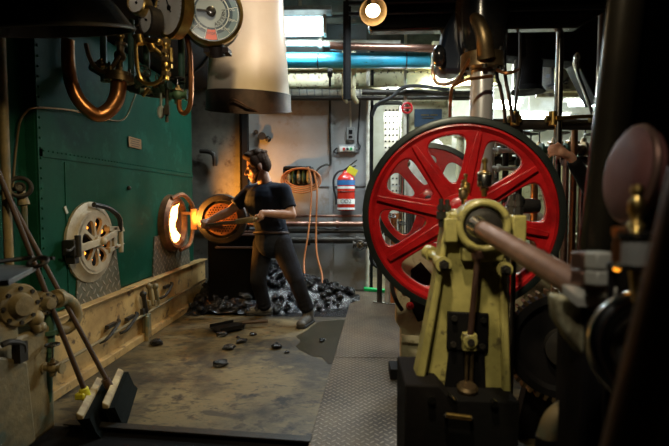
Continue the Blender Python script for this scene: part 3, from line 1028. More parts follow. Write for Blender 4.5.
for i, (body, a_) in enumerate((('SLOW', -48), ('HALF', -18), ('FULL', 12), ('STOP', -90), ('SLOW', -132), ('HALF', -162), ('FULL', 168))):
    a_ = R(a_)
    dd = uxv * math.cos(a_) + uy * math.sin(a_)
    text(body, .020, tc + dd * .126 + n_ * .0055, rm, m_dialpale if body != 'STOP' else m_dialblue, dial)
MB().tube([tc + V((0, .1, -.17)), tc + V((0, .13, -.23))], .05, 12).box(tc + V((0, .13, -.20)), (.16, .09, .03)).build('bracket', m_duct_ring, tg)
MB().cyl(tc + V((0, .13, .1)), (tc.x, tc.y + .13, 3.8), .04).build('hanger', m_black, tg)

# ivory ventilator trunk
vx = P(249, 100, 3.65)
vb = 1.93
vm = 2.05
ve = root('ventilator', (vx.x, 3.65, 2), 'ivory painted ventilator trunk with a scorched steel collar over the stoker', 'ventilator')
def slant(mb):
    """the trunk is cut slightly aslant at its mouth"""
    for v in mb.bm.verts:
        t = max(0, min(1, (v.co.z - vb) / (vm - vb)))
        if v.co.z < vm + .03:
            v.co.z += (v.co.y - 3.65) * (.27 * (1 - t) + .13 * t) - (v.co.x - vx.x) * .05
    return mb


slant(MB().lathe([(.325, vm + .0), (.325, vm + .02), (.27, 2.95), (.25, 3.795), (.235, 3.795), (.3, vm + .0)], (vx.x, 3.65, 0), (0, 0, 1), 64, False, False)).build('trunk', m_duct, ve)
slant(MB().lathe([(.33, vb), (.338, vb), (.338, vm + .01), (.33, vm + .01), (.31, vm + .01), (.31, vb)], (vx.x, 3.65, 0), (0, 0, 1), 64, False, False).lathe([(.345, vb - .004), (.345, vb + .008), (.335, vb + .008), (.335, vb - .004)], (vx.x, 3.65, 0), (0, 0, 1), 64, False, False)).build('collar', m_duct_ring, ve)
MB().tube([(vx.x - .06, 3.31, vb - .01), (vx.x - .02, 3.29, vb - .0), (vx.x + .07, 3.30, vb - .05), (vx.x + .14, 3.34, vb - .08)], .007, 6).build('damper_handle', m_rodst, ve)

# ================================================================= BULKHEAD FITTINGS
Yb = 5.99
fx_ = root('fire_extinguisher', P(346, 212, 5.86), 'red fire extinguisher with yellow tag hung on the grey bulkhead', 'fire extinguisher')
ec = P(346, 211, 5.86)
et = P(346, 172, 5.86)
H = et.z - ec.z
MB().lathe([(.085, 0), (.112, .012), (.115, .03), (.115, H * .80), (.10, H * .88), (.06, H * .95), (.04, H), (.035, H + .02)], ec, (0, 0, 1), 40).build('cylinder', m_ext, fx_)
MB().lathe([(.1165, H * .18), (.1165, H * .31)], ec, (0, 0, 1), 40, False, False).lathe([(.1165, H * .57), (.1165, H * .63)], ec, (0, 0, 1), 40, False, False).build('white_label', m_lab, fx_)
MB().lathe([(.1165, H * .66), (.1165, H * .79)], ec, (0, 0, 1), 40, False, False).build('blue_label', m_labblue, fx_)
MB().lathe([(.1165, H * .0 + .02), (.1165, H * .09)], ec, (0, 0, 1), 40, False, False).build('foot_band', m_lab, fx_)
text('CO2', .07, ec + V((.0, -.1190, H * .245)), Euler((R(90), 0, R(0))), m_black, fx_)
MB().cyl(et, et + V((0, 0, .035)), .03).box(et + V((.05, 0, .05)), (.17, .03, .02), Euler((0, R(-20), 0)).to_matrix()).box(et + V((.06, 0, .09)), (.20, .025, .015), Euler((0, R(-38), 0)).to_matrix()).build('valve_lever', m_steel, fx_)
MB().box(et + V((.08, -.03, .01)), (.13, .02, .09), Euler((0, .5, 0)).to_matrix()).build('tag', m_yel, fx_, .004)
MB().tube([et + V((-.03, -.01, .02)), et + V((-.10, -.02, .0)), et + V((-.155, -.02, -.08)), et + V((-.16, -.02, -.2)), et + V((-.13, -.02, -.33)), et + V((-.125, -.02, -.42))], .014, 10).build('hose', m_rubber, fx_)
MB().box(ec + V((0, .119, H * .5)), (.06, .008, .3)).torus(ec + V((0, 0, H * .5)), (0, 0, 1), .119, .004, 32, 6).build('bracket', m_iron, fx_)

sk = root('socket_outlet', P(350.5, 134, 5.96), 'small white socket outlet on the bulkhead above the indicator box', 'socket')
MB().box(P(350.5, 134, 5.97), (.11, .055, .17)).build('plate', m_greycab, sk, .01)
MB().box(P(350.5, 132, 5.94), (.05, .012, .055)).box(P(350.5, 137, 5.94), (.05, .012, .03)).build('insert', m_black, sk)
ib = root('indicator_box', P(347, 149, 5.94), 'white indicator box with red and green buttons below the socket', 'switch')
MB().box(P(347, 149, 5.965), (.24, .06, .11)).build('box', m_greycab, ib, .02)
MB().box(P(347, 149, 5.93), (.19, .012, .065)).build('face_plate', m_lab, ib, .01)
for x_, mm in ((344, m_ext), (347.5, m_black), (351, m_grn)):
    q = P(x_, 149, 5.92)
    MB().cyl(q, q - V((0, .014, 0)), .018).build('button', mm, ib)
t_ = MB().tube([P(350.5, 130, 5.96), P(350.5, 112, 5.965), P(349, 96, 5.965)], .012, 8)
tag(t_.build('conduit', m_white), 'white conduit dropping from the girder to the socket outlet', 'cable')
t_ = MB().tube([P(337, 148, 5.96), P(334, 151, 5.96), P(336, 153, 5.96), P(340, 152, 5.955)], .010, 8).tube([P(353, 149, 5.96), P(358, 150, 5.96), P(360, 146, 5.96), P(358, 141, 5.97), P(359, 120, 5.97), P(360, 100, 5.97)], .010, 8)
tag(t_.build('flex_lead', m_rubber), 'black flexible lead looping out of the indicator box', 'cable')
t_ = MB().tube([P(330, 92, 5.95), P(330, 140, 5.95), P(330.5, 163, 5.95), P(326, 164.5, 5.94), P(319, 168, 5.93), P(315, 174, 5.92)], .014, 8)
tag(t_.build('feed_cable', m_iron), 'dark cable running down the bulkhead seam to the cable reel bracket', 'cable')
# cable bracket with coiled orange lead
hb_ = root('cable_bracket', P(299, 175, 5.85), 'dark cable bracket with pale ribbed front on the bulkhead', 'bracket')
MB().box(P(298, 168, 5.90), (.36, .17, .03)).box(P(298, 176, 5.97), (.36, .03, .26)).box(P(284.5, 176, 5.9), (.02, .15, .22)).build('case', m_black, hb_, .012)
for i in range(5):
    MB().ball(P(288.5 + i * 5, 177, 5.90), (.028, .03, .09)).build('rib', m_greenval if i % 2 else m_cream, hb_)
for i in range(4):
    r1_, dz = .19 + i * .022, i * .012
    c0 = P(301, 176, 5.78 - i * .012)
    t_ = MB()
    pts = [c0 + V((math.cos(a_) * r1_ * 1.0, 0, math.sin(a_) * r1_ * .62 - .02 - dz)) for a_ in [k * 2 * PI / 18 for k in range(18)]]
    t_.tube(pts, .009, 6, 2, True)
    if i == 0:
        cor = root('extension_lead', c0, 'orange extension lead coiled on the bracket and trailing down to the coal', 'cable')
        t_.tube([P(308, 167, 5.75), P(311, 180, 5.73), P(311, 205, 5.7), P(308, 235, 5.6), P(304, 262, 5.5), P(306, 285, 5.2)], .011, 8)
        t_.tube([P(314, 172, 5.75), P(317, 190, 5.73), P(316, 230, 5.7), P(317, 255, 5.6), P(322, 275, 5.5), P(322, 291, 5.3), P(318, 300, 5.1), P(309, 304, 4.95)], .012, 8)
    t_.build('lead' if i == 0 else 'coil_turn', m_hose, cor)
tag(MB().tube([P(311, 168, 5.8), P(314, 174, 5.79), P(315, 185, 5.79), P(313, 190, 5.79)], .03, 8).build('cable_tie_bundle', m_rubber), 'black taped bundle of leads at the end of the cable bracket', 'cable')

# horizontal pipes low on the bulkhead
def hpipe(name, x0, x1, y, Y, r, m, label, fl=(), y1=None):
    g = root(name, P((x0 + x1) / 2, y, Y), label, 'pipe')
    a_, b_ = P(x0, y, Y), P(x1, y if y1 is None else y1, Y)
    MB().cyl(a_, b_, r, n=18).build('run', m, g)
    for t in fl:
        q = a_.lerp(b_, t)
        d = (b_ - a_).normalized() * .02
        MB().cyl(q - d, q + d, r * 1.55, n=18).build('flange', m, g)
    return g


hpipe('bulkhead_pipe', 190, 364, 224, 5.8, .035, m_rodst, 'upper of the three brown pipes running low along the bulkhead', (.3, .85))
hpipe('bulkhead_pipe', 250, 364, 231, 5.82, .03, m_iron, 'middle of the three brown pipes running low along the bulkhead', (.6,))
hpipe('bulkhead_pipe', 240, 366, 240, 5.8, .045, m_iron, 'lowest and thickest of the three pipes low along the bulkhead', (.55, .93))
hpipe('bulkhead_pipe', 250, 362, 216, 5.9, .018, m_rodst, 'thin copper brown pipe just above the low bulkhead pipes', ())
valve('pipe_valve', P(360, 244, 5.74), .28, 'dark round valve where the lowest pipe meets the flywheel side', m_iron, (0, -1, 0), wheel=True, stem=.1)
tag(MB().tube([P(200, 151, 5.78), P(210, 152, 5.78), P(214, 156, 5.78), P(215, 166, 5.8)], .03, 10).build('stub_pipe', m_iron), 'short dark elbow pipe on the sooty bulkhead above the open door', 'pipe')
tag(MB().cyl(P(262, 136, 5.97), P(262, 136, 5.90), .05).cyl(P(256, 132, 5.97), P(256, 132, 5.93), .03).ball(P(268, 139, 5.97), .04).build('wall_fitting', m_iron), 'small dark fitting on the bulkhead above the head of the stoker', 'fitting')
# high pipes
bp_ = hpipe('turquoise_pipe', 225, 443, 60.5, 5.45, .088, m_blue, 'thick turquoise pipe under the deckhead', (.02,))
for x_ in (318, 406):
    MB().torus(P(x_, 60.5, 5.45), (1, 0, 0), .09, .008, 24, 6).build('strap', m_iron, bp_)
MB().box(P(439, 54, 5.35), (.18, .14, .26)).cyl(P(433, 62, 5.33), P(436, 62, 5.33), .05).build('lagging_patch', m_cream, bp_, .02)
hpipe('conduit_pipe', 225, 400, 42.5, 5.5, .042, m_white, 'pale grey pipe above the turquoise one', (.55,), 44)
hpipe('brown_pipe', 330, 445, 46, 5.3, .045, m_rodst, 'brown pipe crossing above the turquoise one beside the black hanger', (), 49)
lg = hpipe('lagged_pipe', 280, 372, 93.5, 5.8, .055, m_white, 'white lagged pipe with bindings under the girder', ())
for i in range(11):
    MB().torus(P(285 + i * 7.5, 93.5, 5.8), (1, 0, .1), .056, .008, 20, 6).build('binding', m_greycab, lg)
hpipe('soffit_pipe', 280, 480, 98, 5.75, .03, m_iron, 'thin dark pipe just below the lagged one', ())
hpipe('soffit_pipe', 362, 492, 92, 5.6, .035, m_iron, 'dark pipe crossing above the door opening', (.2, .7), 94)
hg = MB().box(P(347, 50, 5.2), (.035, .03, 1.1)).box(P(347, 50, 5.2) + V((.0, .02, 0)), (.09, .012, 1.1))
tag(hg.build('pipe_hanger', m_black), 'black flat hanger strap in front of the turquoise pipe', 'hanger')
for x_, lb in ((343, 'thin cream drop pipe left of the pair in front of the girder'), (353, 'thicker cream drop pipe with a foot bend in front of the girder')):
    r_ = .022 if x_ == 343 else .032
    t_ = MB().tube([P(x_ + 1, 40, 5.6), P(x_ + 1, 70, 5.6), P(x_, 90, 5.6), P(x_ + 1, 98, 5.65), P(x_ + 4, 102, 5.75)], r_, 10)
    tag(t_.build('drop_pipe', m_beam), lb.replace(' left', ', the slimmer one').replace(' of the pair', ' of the pair') if 0 else ('thin cream drop pipe of the pair in front of the girder' if x_ == 343 else lb), 'pipe')
t_ = MB().tube([P(331, 60, 5.7), P(330, 75, 5.75), P(330, 91, 5.9)], .016, 8).box(P(330, 73, 5.72), (.06, .05, .1))
tag(t_.build('cable_drop', m_iron), 'dark cable with a junction knob over the girder', 'cable')
t_ = MB().tube([P(372, 116, 5.7), P(378, 104, 5.6), P(392, 97, 5.5), P(402, 88, 5.5), P(420, 86, 5.5), P(450, 90, 5.4)], .022, 8)
tag(t_.build('sagging_cable', m_rubber), 'black cable sagging around the corner of the door opening', 'cable')
t_ = MB().tube([P(434, 64, 5.38), P(433, 72, 5.2), P(436, 82, 5.1), P(446, 84, 4.6), P(462, 78, 4.2)], .022, 8).tube([P(435, 70, 5.2), P(446, 76, 4.8), P(462, 76, 4.2)], .018, 8)
tag(t_.build('copper_lines', m_copper), 'pair of thin copper lines curling from the turquoise pipe towards the cylinder', 'pipe')

# deckhead frames behind the lamp
struct('trim_deckhead_beams', MB().box((P(322, 20, 5.8).x, 5.85, 3.4), (.05, .3, .8)).box((-.6, 5.7, 3.42), (3.5, .05, .06)).box((-.2, 5.6, 3.62), (4.2, .06, .30)), m_ceil)
# fluorescent fitting
fl_ = root('fluorescent_light', P(302, 26, 5.3), 'lit boxy fluorescent light beside the ivory ventilator', 'light')
MB().box(P(300, 15, 5.3) + V((0, .02, .05)), (.74, .2, .05)).build('housing', m_greycab, fl_, .01)
MB().box(P(302, 26.5, 5.3), (.50, .14, .20)).build('diffuser', m_tube, fl_, .03)
for k in (-1, 1):
    MB().box(P(302, 26.5, 5.3) + V((.265 * k, 0, 0)), (.03, .15, .21)).build('end_cap', m_white, fl_)
MB().cyl(P(300, 12, 5.3), V((P(300, 12, 5.3).x, 5.3, 3.8)), .02).build('drop_rod', m_white, fl_)

# bell lamp over the walkway
lc = P(373, 11, 2.65)
dl_ = (V((.25, 1.3, 1.2)) - lc).normalized()
la = root('bell_lamp', lc, 'small round spot lamp shining warm light above the flywheel', 'lamp')
MB().lathe([(.02, -.16), (.035, -.15), (.045, -.08), (.078, .0), (.082, .012), (.078, .014), (.06, -.05)], lc, dl_, 36, True, False).build('shade', m_bronze, la)
MB().ball(lc - dl_ * .005, (.042, .042, .036)).build('bulb', m_lamp, la)
MB().tube([lc - dl_ * .15, lc + V((-.02, .12, .12)), lc + V((-.02, .14, .5))], .014, 8).build('arm', m_black, la)

# ================================================================= COAL
def lump_mesh(seed):
    bm = bmesh.new()
    bmesh.ops.create_icosphere(bm, subdivisions=2, radius=1)
    o_ = V((seed * 7.3, seed * 3.1, 0))
    for v in bm.verts:
        d = noise.noise(v.co * 1.1 + o_) * .55 + noise.noise(v.co * 2.7 + o_) * .22
        v.co *= 1 + d
        v.co = V((round(v.co.x * 2.4) / 2.4 * .4 + v.co.x * .6, v.co.y, round(v.co.z * 2.2) / 2.2 * .4 + v.co.z * .6))
    me = bpy.data.meshes.new('coal_lump')
    bm.to_mesh(me)
    bm.free()
    me.materials.append(m_coal)
    return me


LM = [lump_mesh(i + 1) for i in range(9)]


def heap(x, y):
    """height of the coal heap"""
    h = .40 * math.exp(-(((x + 1.35) / .55) ** 2 + ((y - 5.35) / .62) ** 2))
    h += .24 * math.exp(-(((x + .75) / .55) ** 2 + ((y - 5.35) / .45) ** 2))
    h += .10 * math.exp(-(((x + .2) / .35) ** 2 + ((y - 5.3) / .25) ** 2))
    return h


bm = bmesh.new()
nx, ny = 54, 40
gr = {}
for i in range(nx + 1):
    for j in range(ny + 1):
        x, y = -1.80 + i * 1.86 / nx, 4.55 + j * 1.30 / ny
        z = heap(x, y) - .045 + noise.noise(V((x * 9, y * 9, 0))) * .035 * (1 if heap(x, y) > .05 else 0)
        gr[i, j] = bm.verts.new((x, y, max(z, .001)))
bt = {}
for i in range(nx):
    for j in range(ny):
        bm.faces.new((gr[i, j], gr[i + 1, j], gr[i + 1, j + 1], gr[i, j + 1]))
q = MB()
q.bm.free()
q.bm = bm
tag(q.build('coal_slack', m_coal, smooth=False), 'bed of fine coal under the lumps against the bulkhead', 'coal', kind='stuff')
random.seed(11)
n_l = 0
pts_ = []
while n_l < 270:
    x, y = random.uniform(-1.78, .0), random.uniform(4.55, 5.75)
    h = heap(x, y)
    if h < .045 or random.random() > .25 + h * 4:
        continue
    s_ = random.uniform(.02, .045) if random.random() < .85 else random.uniform(.045, .065)
    if any((x - a) ** 2 + (y - b) ** 2 < ((s_ + c) * .62) ** 2 for a, b, c in pts_):
        if random.random() < .93:
            continue
    pts_.append((x, y, s_))
    o = bpy.data.objects.new('coal_lump', random.choice(LM))
    C.objects.link(o)
    o.location = (x, y, h - .01)
    o.scale = (s_, s_ * random.uniform(.8, 1.1), s_ * random.uniform(.7, .95))
    o.rotation_euler = (random.uniform(0, .6), random.uniform(0, .6), random.uniform(0, 6))
    tag(o, 'black coal lump lying in the heap between the plinth and the walkway', 'coal', 'coal lumps in the heap')
    n_l += 1
stray = ((223, 334, .045, 'lump of coal lying out on the floor plate nearest the plinth side'), (241, 341, .04, 'lump of coal lying out on the floor in line with the stoker'),
         (253, 334, .03, 'small coal crumb beside the shovel edge on the floor'), (277, 346, .042, 'lump of coal lying out towards the wet patch'), (222, 363, .05, 'lump of coal lying furthest out on the floor plate'),
         (229, 347, .045, 'flat lump of coal between two others on the open floor'), (287, 352, .02, 'tiny coal crumb next to the wet patch'), (156, 342, .06, 'flat piece of coal lying at the foot of the plinth'), (322, 340, .03, 'small lump of coal sitting in the wet patch'), (238, 337, .02, 'tiny crumb of coal just out from the heap'))
for x, y, s_, lb in stray:
    p_ = PF(x, y, s_ * .4)
    o = bpy.data.objects.new('coal_lump', random.choice(LM))
    C.objects.link(o)
    o.location = p_
    o.scale = (s_ * 1.1, s_ * .9, s_ * .55)
    o.rotation_euler = (0, 0, random.uniform(0, 6))
    tag(o, lb, 'coal')
# wet patch beside the walkway
wp = MB()
pp = [PF(x, y, .0015) for x, y in ((306, 331), (318, 322), (345, 319), (343, 345), (338, 363), (328, 364), (322, 357), (312, 356), (300, 350), (296, 346), (301, 341), (296, 336))]
wp.prism(pp, (0, 0, .001))
wo = wp.build('puddle', mat('wet floor', (.018, .016, .008), .3, 0, (.028, .024, .012), 5, bump=.05, bscale=10))
tag(wo, 'dark wet patch on the floor beside the walkway', 'puddle', kind='stuff')

# coal bin behind the shovel
ba, bb_ = P(207, 200, 4.75), P(253, 200, 4.72)
binr = root('coal_bin', ((ba.x + bb_.x) / 2, 5.0, 0), 'black steel coal bin standing in the heap behind the stoker', 'bin')
bz_ = P(230, 235, 4.75).z
x0, x1, y0_, y1_ = ba.x, bb_.x, 4.78, 5.2
tb = MB()
tb.box(((x0 + x1) / 2, y0_, bz_ / 2), (x1 - x0, .015, bz_)).box(((x0 + x1) / 2, y1_, bz_ / 2), (x1 - x0, .015, bz_)).box((x0, (y0_ + y1_) / 2, bz_ / 2), (.015, y1_ - y0_, bz_)).box((x1, (y0_ + y1_) / 2, bz_ / 2), (.015, y1_ - y0_, bz_)).box(((x0 + x1) / 2, (y0_ + y1_) / 2, .01), (x1 - x0, y1_ - y0_, .02))
tb.build('bin_body', mat('coal dust black', (.003, .003, .003), .95, spec=.1), binr, 0, False)
MB().tube([(x0, y0_, bz_), (x1, y0_, bz_), (x1, y1_, bz_), (x0, y1_, bz_)], .016, 8, 0, True).box((x1 + .03, y0_ - .01, bz_ / 2 + .1), (.045, .012, bz_ - .2)).build('rim', m_rodst, binr)
MB().cyl((x0 + .1, y0_ - .05, bz_ * .84), (x1 - .03, y0_ - .05, bz_ * .84), .012).cyl((x0 + .1, y0_ - .06, bz_ * .84), (x0 + .1, y0_, bz_ * .84), .012).cyl((x1 - .03, y0_ - .06, bz_ * .84), (x1 - .03, y0_, bz_ * .84), .012).build('handle', m_rodst, binr)

# ================================================================= THE STOKER
hc = P(257.5, 167, 4.38)
neck = P(266, 183, 4.42)
rsh, rel, rha = P(250, 192.5, 4.50), P(230, 211, 4.42), P(203, 224, 4.30)
lsh, lel, lha = P(283.5, 191, 4.30), P(292, 215, 4.24), P(262, 213, 4.06)
waist, pelv = P(271, 226, 4.42), P(273, 241, 4.43)
lhip, lkn, lan = P(281, 244, 4.37), P(296, 280, 4.26), P(308, 312, 4.30)
rhip, rkn, ran = P(264, 244, 4.50), P(258, 280, 4.42), P(265, 308, 4.62)
per = root('person', (pelv.x, pelv.y, 0), 'person in navy t-shirt and dark trousers shovelling coal into the open furnace', 'person')
Zr = lambda a: Euler((0, 0, a)).to_matrix()
# facing: down-left toward the furnace
fwd = V((-.92, -.34, -.34)).normalized()
sidev = fwd.cross(up).normalized()      # his right
upf = sidev.cross(fwd)
FR = M((sidev, fwd, upf)).transposed()  # local x=right y=front z=up


def hp(x, y, z):
    return hc + FR @ V((x, y, z)) * 1.12


HS = 1.12


class HB(MB):
    def ball(s_, c, r, rot=None, n=16):
        r = (r, r, r) if isinstance(r, (int, float)) else r
        return MB.ball(s_, c, tuple(q * HS for q in r), rot, n)


bd = HB()
bd.ball(hp(0, -.012, .035), (.076, .095, .092), FR).ball(hp(0, .03, -.03), (.060, .070, .085), FR).ball(hp(0, .07, -.098), (.032, .030, .026), FR)
bd.ball(hp(0, .055, -.075), (.045, .04, .04), FR)
bd.cap(hp(0, .092, .012), hp(0, .118, -.026), .009, .015, 10).ball(hp(.016, .100, -.03), .010).ball(hp(-.016, .100, -.03), .010)
bd.ball(hp(.03, .078, .022), (.025, .014, .01), FR).ball(hp(-.03, .078, .022), (.025, .014, .01), FR)
bd.ball(hp(0, .096, -.060), (.024, .011, .008), FR).ball(hp(0, .093, -.072), (.022, .012, .008), FR)
for s_ in (-1, 1):
    bd.ball(hp(.077 * s_, -.005, -.008), (.012, .022, .034), FR)
    bd.ball(hp(.045 * s_, .05, -.025), (.025, .03, .03), FR)
HS = 1
bd.cap(hp(0, -.02, -.05), neck - V((0, 0, .04)), .062, .072)
# trunk and arms
chest = (rsh + lsh) / 2 + V((-.02, 0, -.10))
bd.ball(chest, (.20, .14, .17), Zr(-.5)).cap(chest, waist, .14, .13).ball(pelv, (.16, .13, .13), Zr(-.4))
for sh, el, ha in ((rsh, rel, rha), (lsh, lel, lha)):
    bd.cap(chest + V((0, 0, .08)), sh, .07, .062)
    bd.cap(sh, el, .056, .044)
    mid = el.lerp(ha, .3)
    bd.cap(el, mid, .043, .046).cap(mid, ha, .045, .029)
for hpj, kn, an in ((lhip, lkn, lan), (rhip, rkn, ran)):
    bd.cap(pelv, hpj, .1, .09).cap(hpj, kn, .085, .058).cap(kn, an, .056, .04)
# hands: palms, fingers closed round the shovel
sh0 = P(262, 218.5, 4.06)      # grip end
sh1 = P(202, 225.5, 4.24)
sdir = (sh1 - sh0).normalized()
hu = V((0, 0, 1))
hn = sdir.cross(hu).normalized()


def fist(w_, c, d, back):
    """palm from wrist w_ to hand centre c; bar direction d; back = side the knuckles are on"""
    n2 = back.normalized()
    v2 = d.cross(n2).normalized()
    bd.cap(w_, c + n2 * .026, .027, .03)
    bd.ball(c + n2 * .03, (.042, .042, .022), frame(n2))
    lens = (.9, 1.0, .95, .8)
    for k in range(4):
        o_ = c + d * ((k - 1.5) * .021)
        L_ = lens[k]
        pts = [o_ + n2 * .030, o_ + n2 * .022 + v2 * .028, o_ - n2 * .012 * L_ + v2 * .034, o_ - n2 * .030 * L_ + v2 * .010, o_ - n2 * .022 + v2 * -.010]
        for a_, b_ in zip(pts, pts[1:]):
            bd.cap(a_, b_, .0095, .009, 8)
    t0 = c - d * .035 + n2 * .02
    bd.cap(t0, t0 - v2 * .026 - n2 * .012, .012, .011, 8).cap(t0 - v2 * .026 - n2 * .012, c - v2 * .014 - n2 * .03, .011, .009, 8)


hr = P(203, 225, 4.26)
fist(rel.lerp(hr, .86) + V((0, 0, .02)), hr, sdir, V((.25, -.1, 1)))
hl_ = P(258.5, 216.5, 4.06)
gdir = (hu * .35 + hn * .9).normalized()
fist(lel.lerp(lha, .9), hl_, gdir, V((.9, -.15, .25)))
body = bd.build('body', m_skin, per, voxel=.0075, vs=4)
for s_ in (-1, 1):
    MB().ball(hp(.03 * s_, .079, .002), (.014, .011, .009), FR).build('eye', m_eye, per)
    MB().ball(hp(.03 * s_, .089, .001), .0055).build('iris', m_iris, per)
    MB().cap(hp(.014 * s_, .092, .024), hp(.046 * s_, .082, .026), .005, .004, 8).build('eyebrow', m_hair, per)
HS = 1.12
hr_ = HB()
hr_.ball(hp(0, -.025, .062), (.084, .100, .082), FR).ball(hp(0, -.06, .01), (.078, .068, .085), FR).ball(hp(0, .045, .115), (.062, .05, .035), FR)
for s_ in (-1, 1):
    hr_.ball(hp(.072 * s_, .02, .05), (.016, .045, .05), FR).ball(hp(.074 * s_, .018, .0), (.008, .014, .035), FR)
random.seed(5)
for i in range(46):
    a_, b_ = random.uniform(0, 2 * PI), random.uniform(.1, 1.1)
    dd = V((math.sin(b_) * math.cos(a_) * .082, -.02 + math.sin(b_) * math.sin(a_) * .095, .06 + math.cos(b_) * .085))
    hr_.ball(hp(*dd), (.016, .03, .014), FR, 8)
hr_.build('hair', m_hair, per, voxel=.005, vs=1)
bz2 = HB().ball(hp(0, .07, -.105), (.040, .028, .022), FR)
for s_ in (-1, 1):
    bz2.cap(hp(.066 * s_, .015, -.035), hp(.035 * s_, .064, -.10), .014, .016, 8)
bz2.build('beard', m_hair, per, voxel=.006, vs=2)
HS = 1
# t-shirt
ts = MB()
ts.ball(chest, (.225, .165, .18), Zr(-.5)).cap(chest + V((0, 0, -.03)), waist, .165, .158).cap(waist, pelv + V((0, 0, .0)), .155, .175)
ts.cap(neck + V((0.01, .0, -.045)), chest, .080, .17)
for sh in (rsh, lsh):
    ts.cap(neck + V((0.01, 0, -.055)), sh + V((0, 0, .0)), .074, .072)
for sh, el in ((rsh, rel), (lsh, lel)):
    ts.cap(chest + V((0, 0, .085)), sh, .088, .080)
    ts.cyl(sh, sh.lerp(el, .72), .078, .068, 18).ball(sh, .079)
for k in range(5):
    a_ = waist + V((-.12 + k * .05, -.13, .10 - k * .04))
    ts.cap(a_, a_ + V((.07, .01, .05)), .012, .01, 8)
ts.build('tshirt', m_shirt, per, voxel=.009, vs=3)
# trousers
tr_ = MB()
tr_.ball(pelv, (.19, .155, .13), Zr(-.4)).cap(waist + V((0, 0, -.06)), pelv, .155, .16)
for hpj, kn, an in ((lhip, lkn, lan), (rhip, rkn, ran)):
    tr_.cap(pelv, hpj, .12, .115).cap(hpj, kn, .112, .082).cap(kn, kn.lerp(an, .6), .080, .070).cyl(kn.lerp(an, .55), an + V((0, 0, .015)), .071, .068, 18)
    for k in range(6):
        t = .15 + k * .14
        c_ = kn.lerp(an, t)
        tr_.torus(c_, (an - kn) + V((.06 * (-1) ** k, 0, 0)), .060, .015, 18, 6)
    for k in range(3):
        c_ = hpj.lerp(kn, .45 + k * .2)
        tr_.torus(c_, (kn - hpj) + V((.1, .1 * (-1) ** k, 0)), .078 - k * .006, .014, 18, 6)
tr_.build('trousers', m_trou, per, voxel=.009, vs=3)
# boots
for an, toe in ((lan, V((-.30, -1, 0))), (ran, V((-1, -.15, 0)))):
    t_ = toe.normalized()
    g0 = V((an.x, an.y, 0))
    b_ = MB()
    b_.cap(an + V((0, 0, .02)), g0 + V((0, 0, .07)), .056, .055).ball(g0 - t_ * .035 + V((0, 0, .05)), (.045, .05, .045), None)
    b_.cap(g0 + V((0, 0, .06)), g0 + t_ * .13 + V((0, 0, .045)), .052, .046).ball(g0 + t_ * .165 + V((0, 0, .04)), (.048, .048, .036))
    bo = b_.build('boot', m_shoe, per, voxel=.008, vs=2)
    rt = frame(t_)
    fz = M((t_.cross(up), t_, up)).transposed()
    s2 = MB()
    prf = [(-.085, -.02), (-.08, .03), (-.045, .09), (-.05, .15), (-.03, .21), (.0, .222), (.03, .21), (.05, .15), (.045, .09)]
    poly = [(-.045, -.07), (-.05, .0), (-.045, .08), (-.052, .14), (-.04, .19), (0, .215), (.04, .19), (.052, .14), (.045, .08), (.05, 0), (.045, -.07), (0, -.088)]
    s2.prism([g0 + fz @ V((x, y, .001)) for x, y in poly], (0, 0, .024))
    s2.build('sole', m_rubber, bo, .004)
# belt apron edge
MB().torus(waist + V((0, 0, -.07)), (0, .1, 1), .168, .014, 36, 8).build('belt', m_apron, per)

# shovel in his hands
sv = root('shovel', (sh0 + sh1) / 2, 'coal shovel held level by the stoker with its blade at the fire', 'shovel')
tip = V((BX + .42, c2.y - .07, c2.z - .05))
shs = sh0 + (sh1 - sh0).normalized() * .08
MB().cyl(shs, sh1 + (tip - sh1).normalized() * .02, .016, .017, 14).cyl(sh1, tip, .017, .018, 14).build('shaft', m_rodst, sv)
g0, g1 = hl_ - gdir * .07, hl_ + gdir * .07
MB().cyl(g0, g1, .014).cap(g0, shs, .011, .012, 10).cap(g1, shs, .011, .012, 10).build('grip', m_woodL, sv)
q0_ = shs.lerp(sh1, .12)
MB().cyl(shs, q0_ + sdir * .12, .030, .022, 14).build('grip_socket', m_woodL, sv)
bd_ = (tip - sh1).normalized()
sn = bd_.cross(up).normalized()
bl_ = MB()
rows = []
for i in range(9):
    t = i / 8
    w_ = .11 * min(1, .35 + t * 3) * (1 - .35 * max(0, t - .7) / .3)
    row = []
    for j in range(9):
        u = (j - 4) / 4
        row.append(tip + bd_ * (t * .36 - .02) + sn * u * w_ + up * (abs(u) ** 2.5 * .045 * (1 - t * .6) + (1 - t) * .015))
    rows.append(row)
vs_ = [[bl_.bm.verts.new(p) for p in r] for r in rows]
for i in range(8):
    for j in range(8):
        bl_.bm.faces.new((vs_[i][j], vs_[i + 1][j], vs_[i + 1][j + 1], vs_[i][j + 1]))
blo = bl_.build('blade', m_rodst, sv)
so = blo.modifiers.new('solid', 'SOLIDIFY')
so.thickness = .005
# second shovel lying by his feet
s2 = root('shovel', PF(240, 325, 0), 'dark flat shovel lying on the floor at the edge of the coal heap', 'shovel')
a_, b_ = PF(214, 330, .03), PF(238, 325, .03)
dd = (b_ - a_).normalized()
nn = dd.cross(up)
MB().prism([a_ + nn * .09, a_ - nn * .09, a_ - nn * .1 + dd * .25, a_ + dd * .31 - nn * .03, a_ + dd * .31 + nn * .03, a_ + nn * .1 + dd * .25], (0, 0, .006)).box(a_ + dd * .13 + nn * .1 + up * .012, (.24, .008, .035), Zr(math.atan2(dd.y, dd.x))).box(a_ + dd * .13 - nn * .1 + up * .012, (.24, .008, .035), Zr(math.atan2(dd.y, dd.x))).build('blade', m_black, s2)
MB().cyl(a_ + dd * .29 + up * .012, PF(268, 321, .05), .016).build('shaft', m_wood, s2)

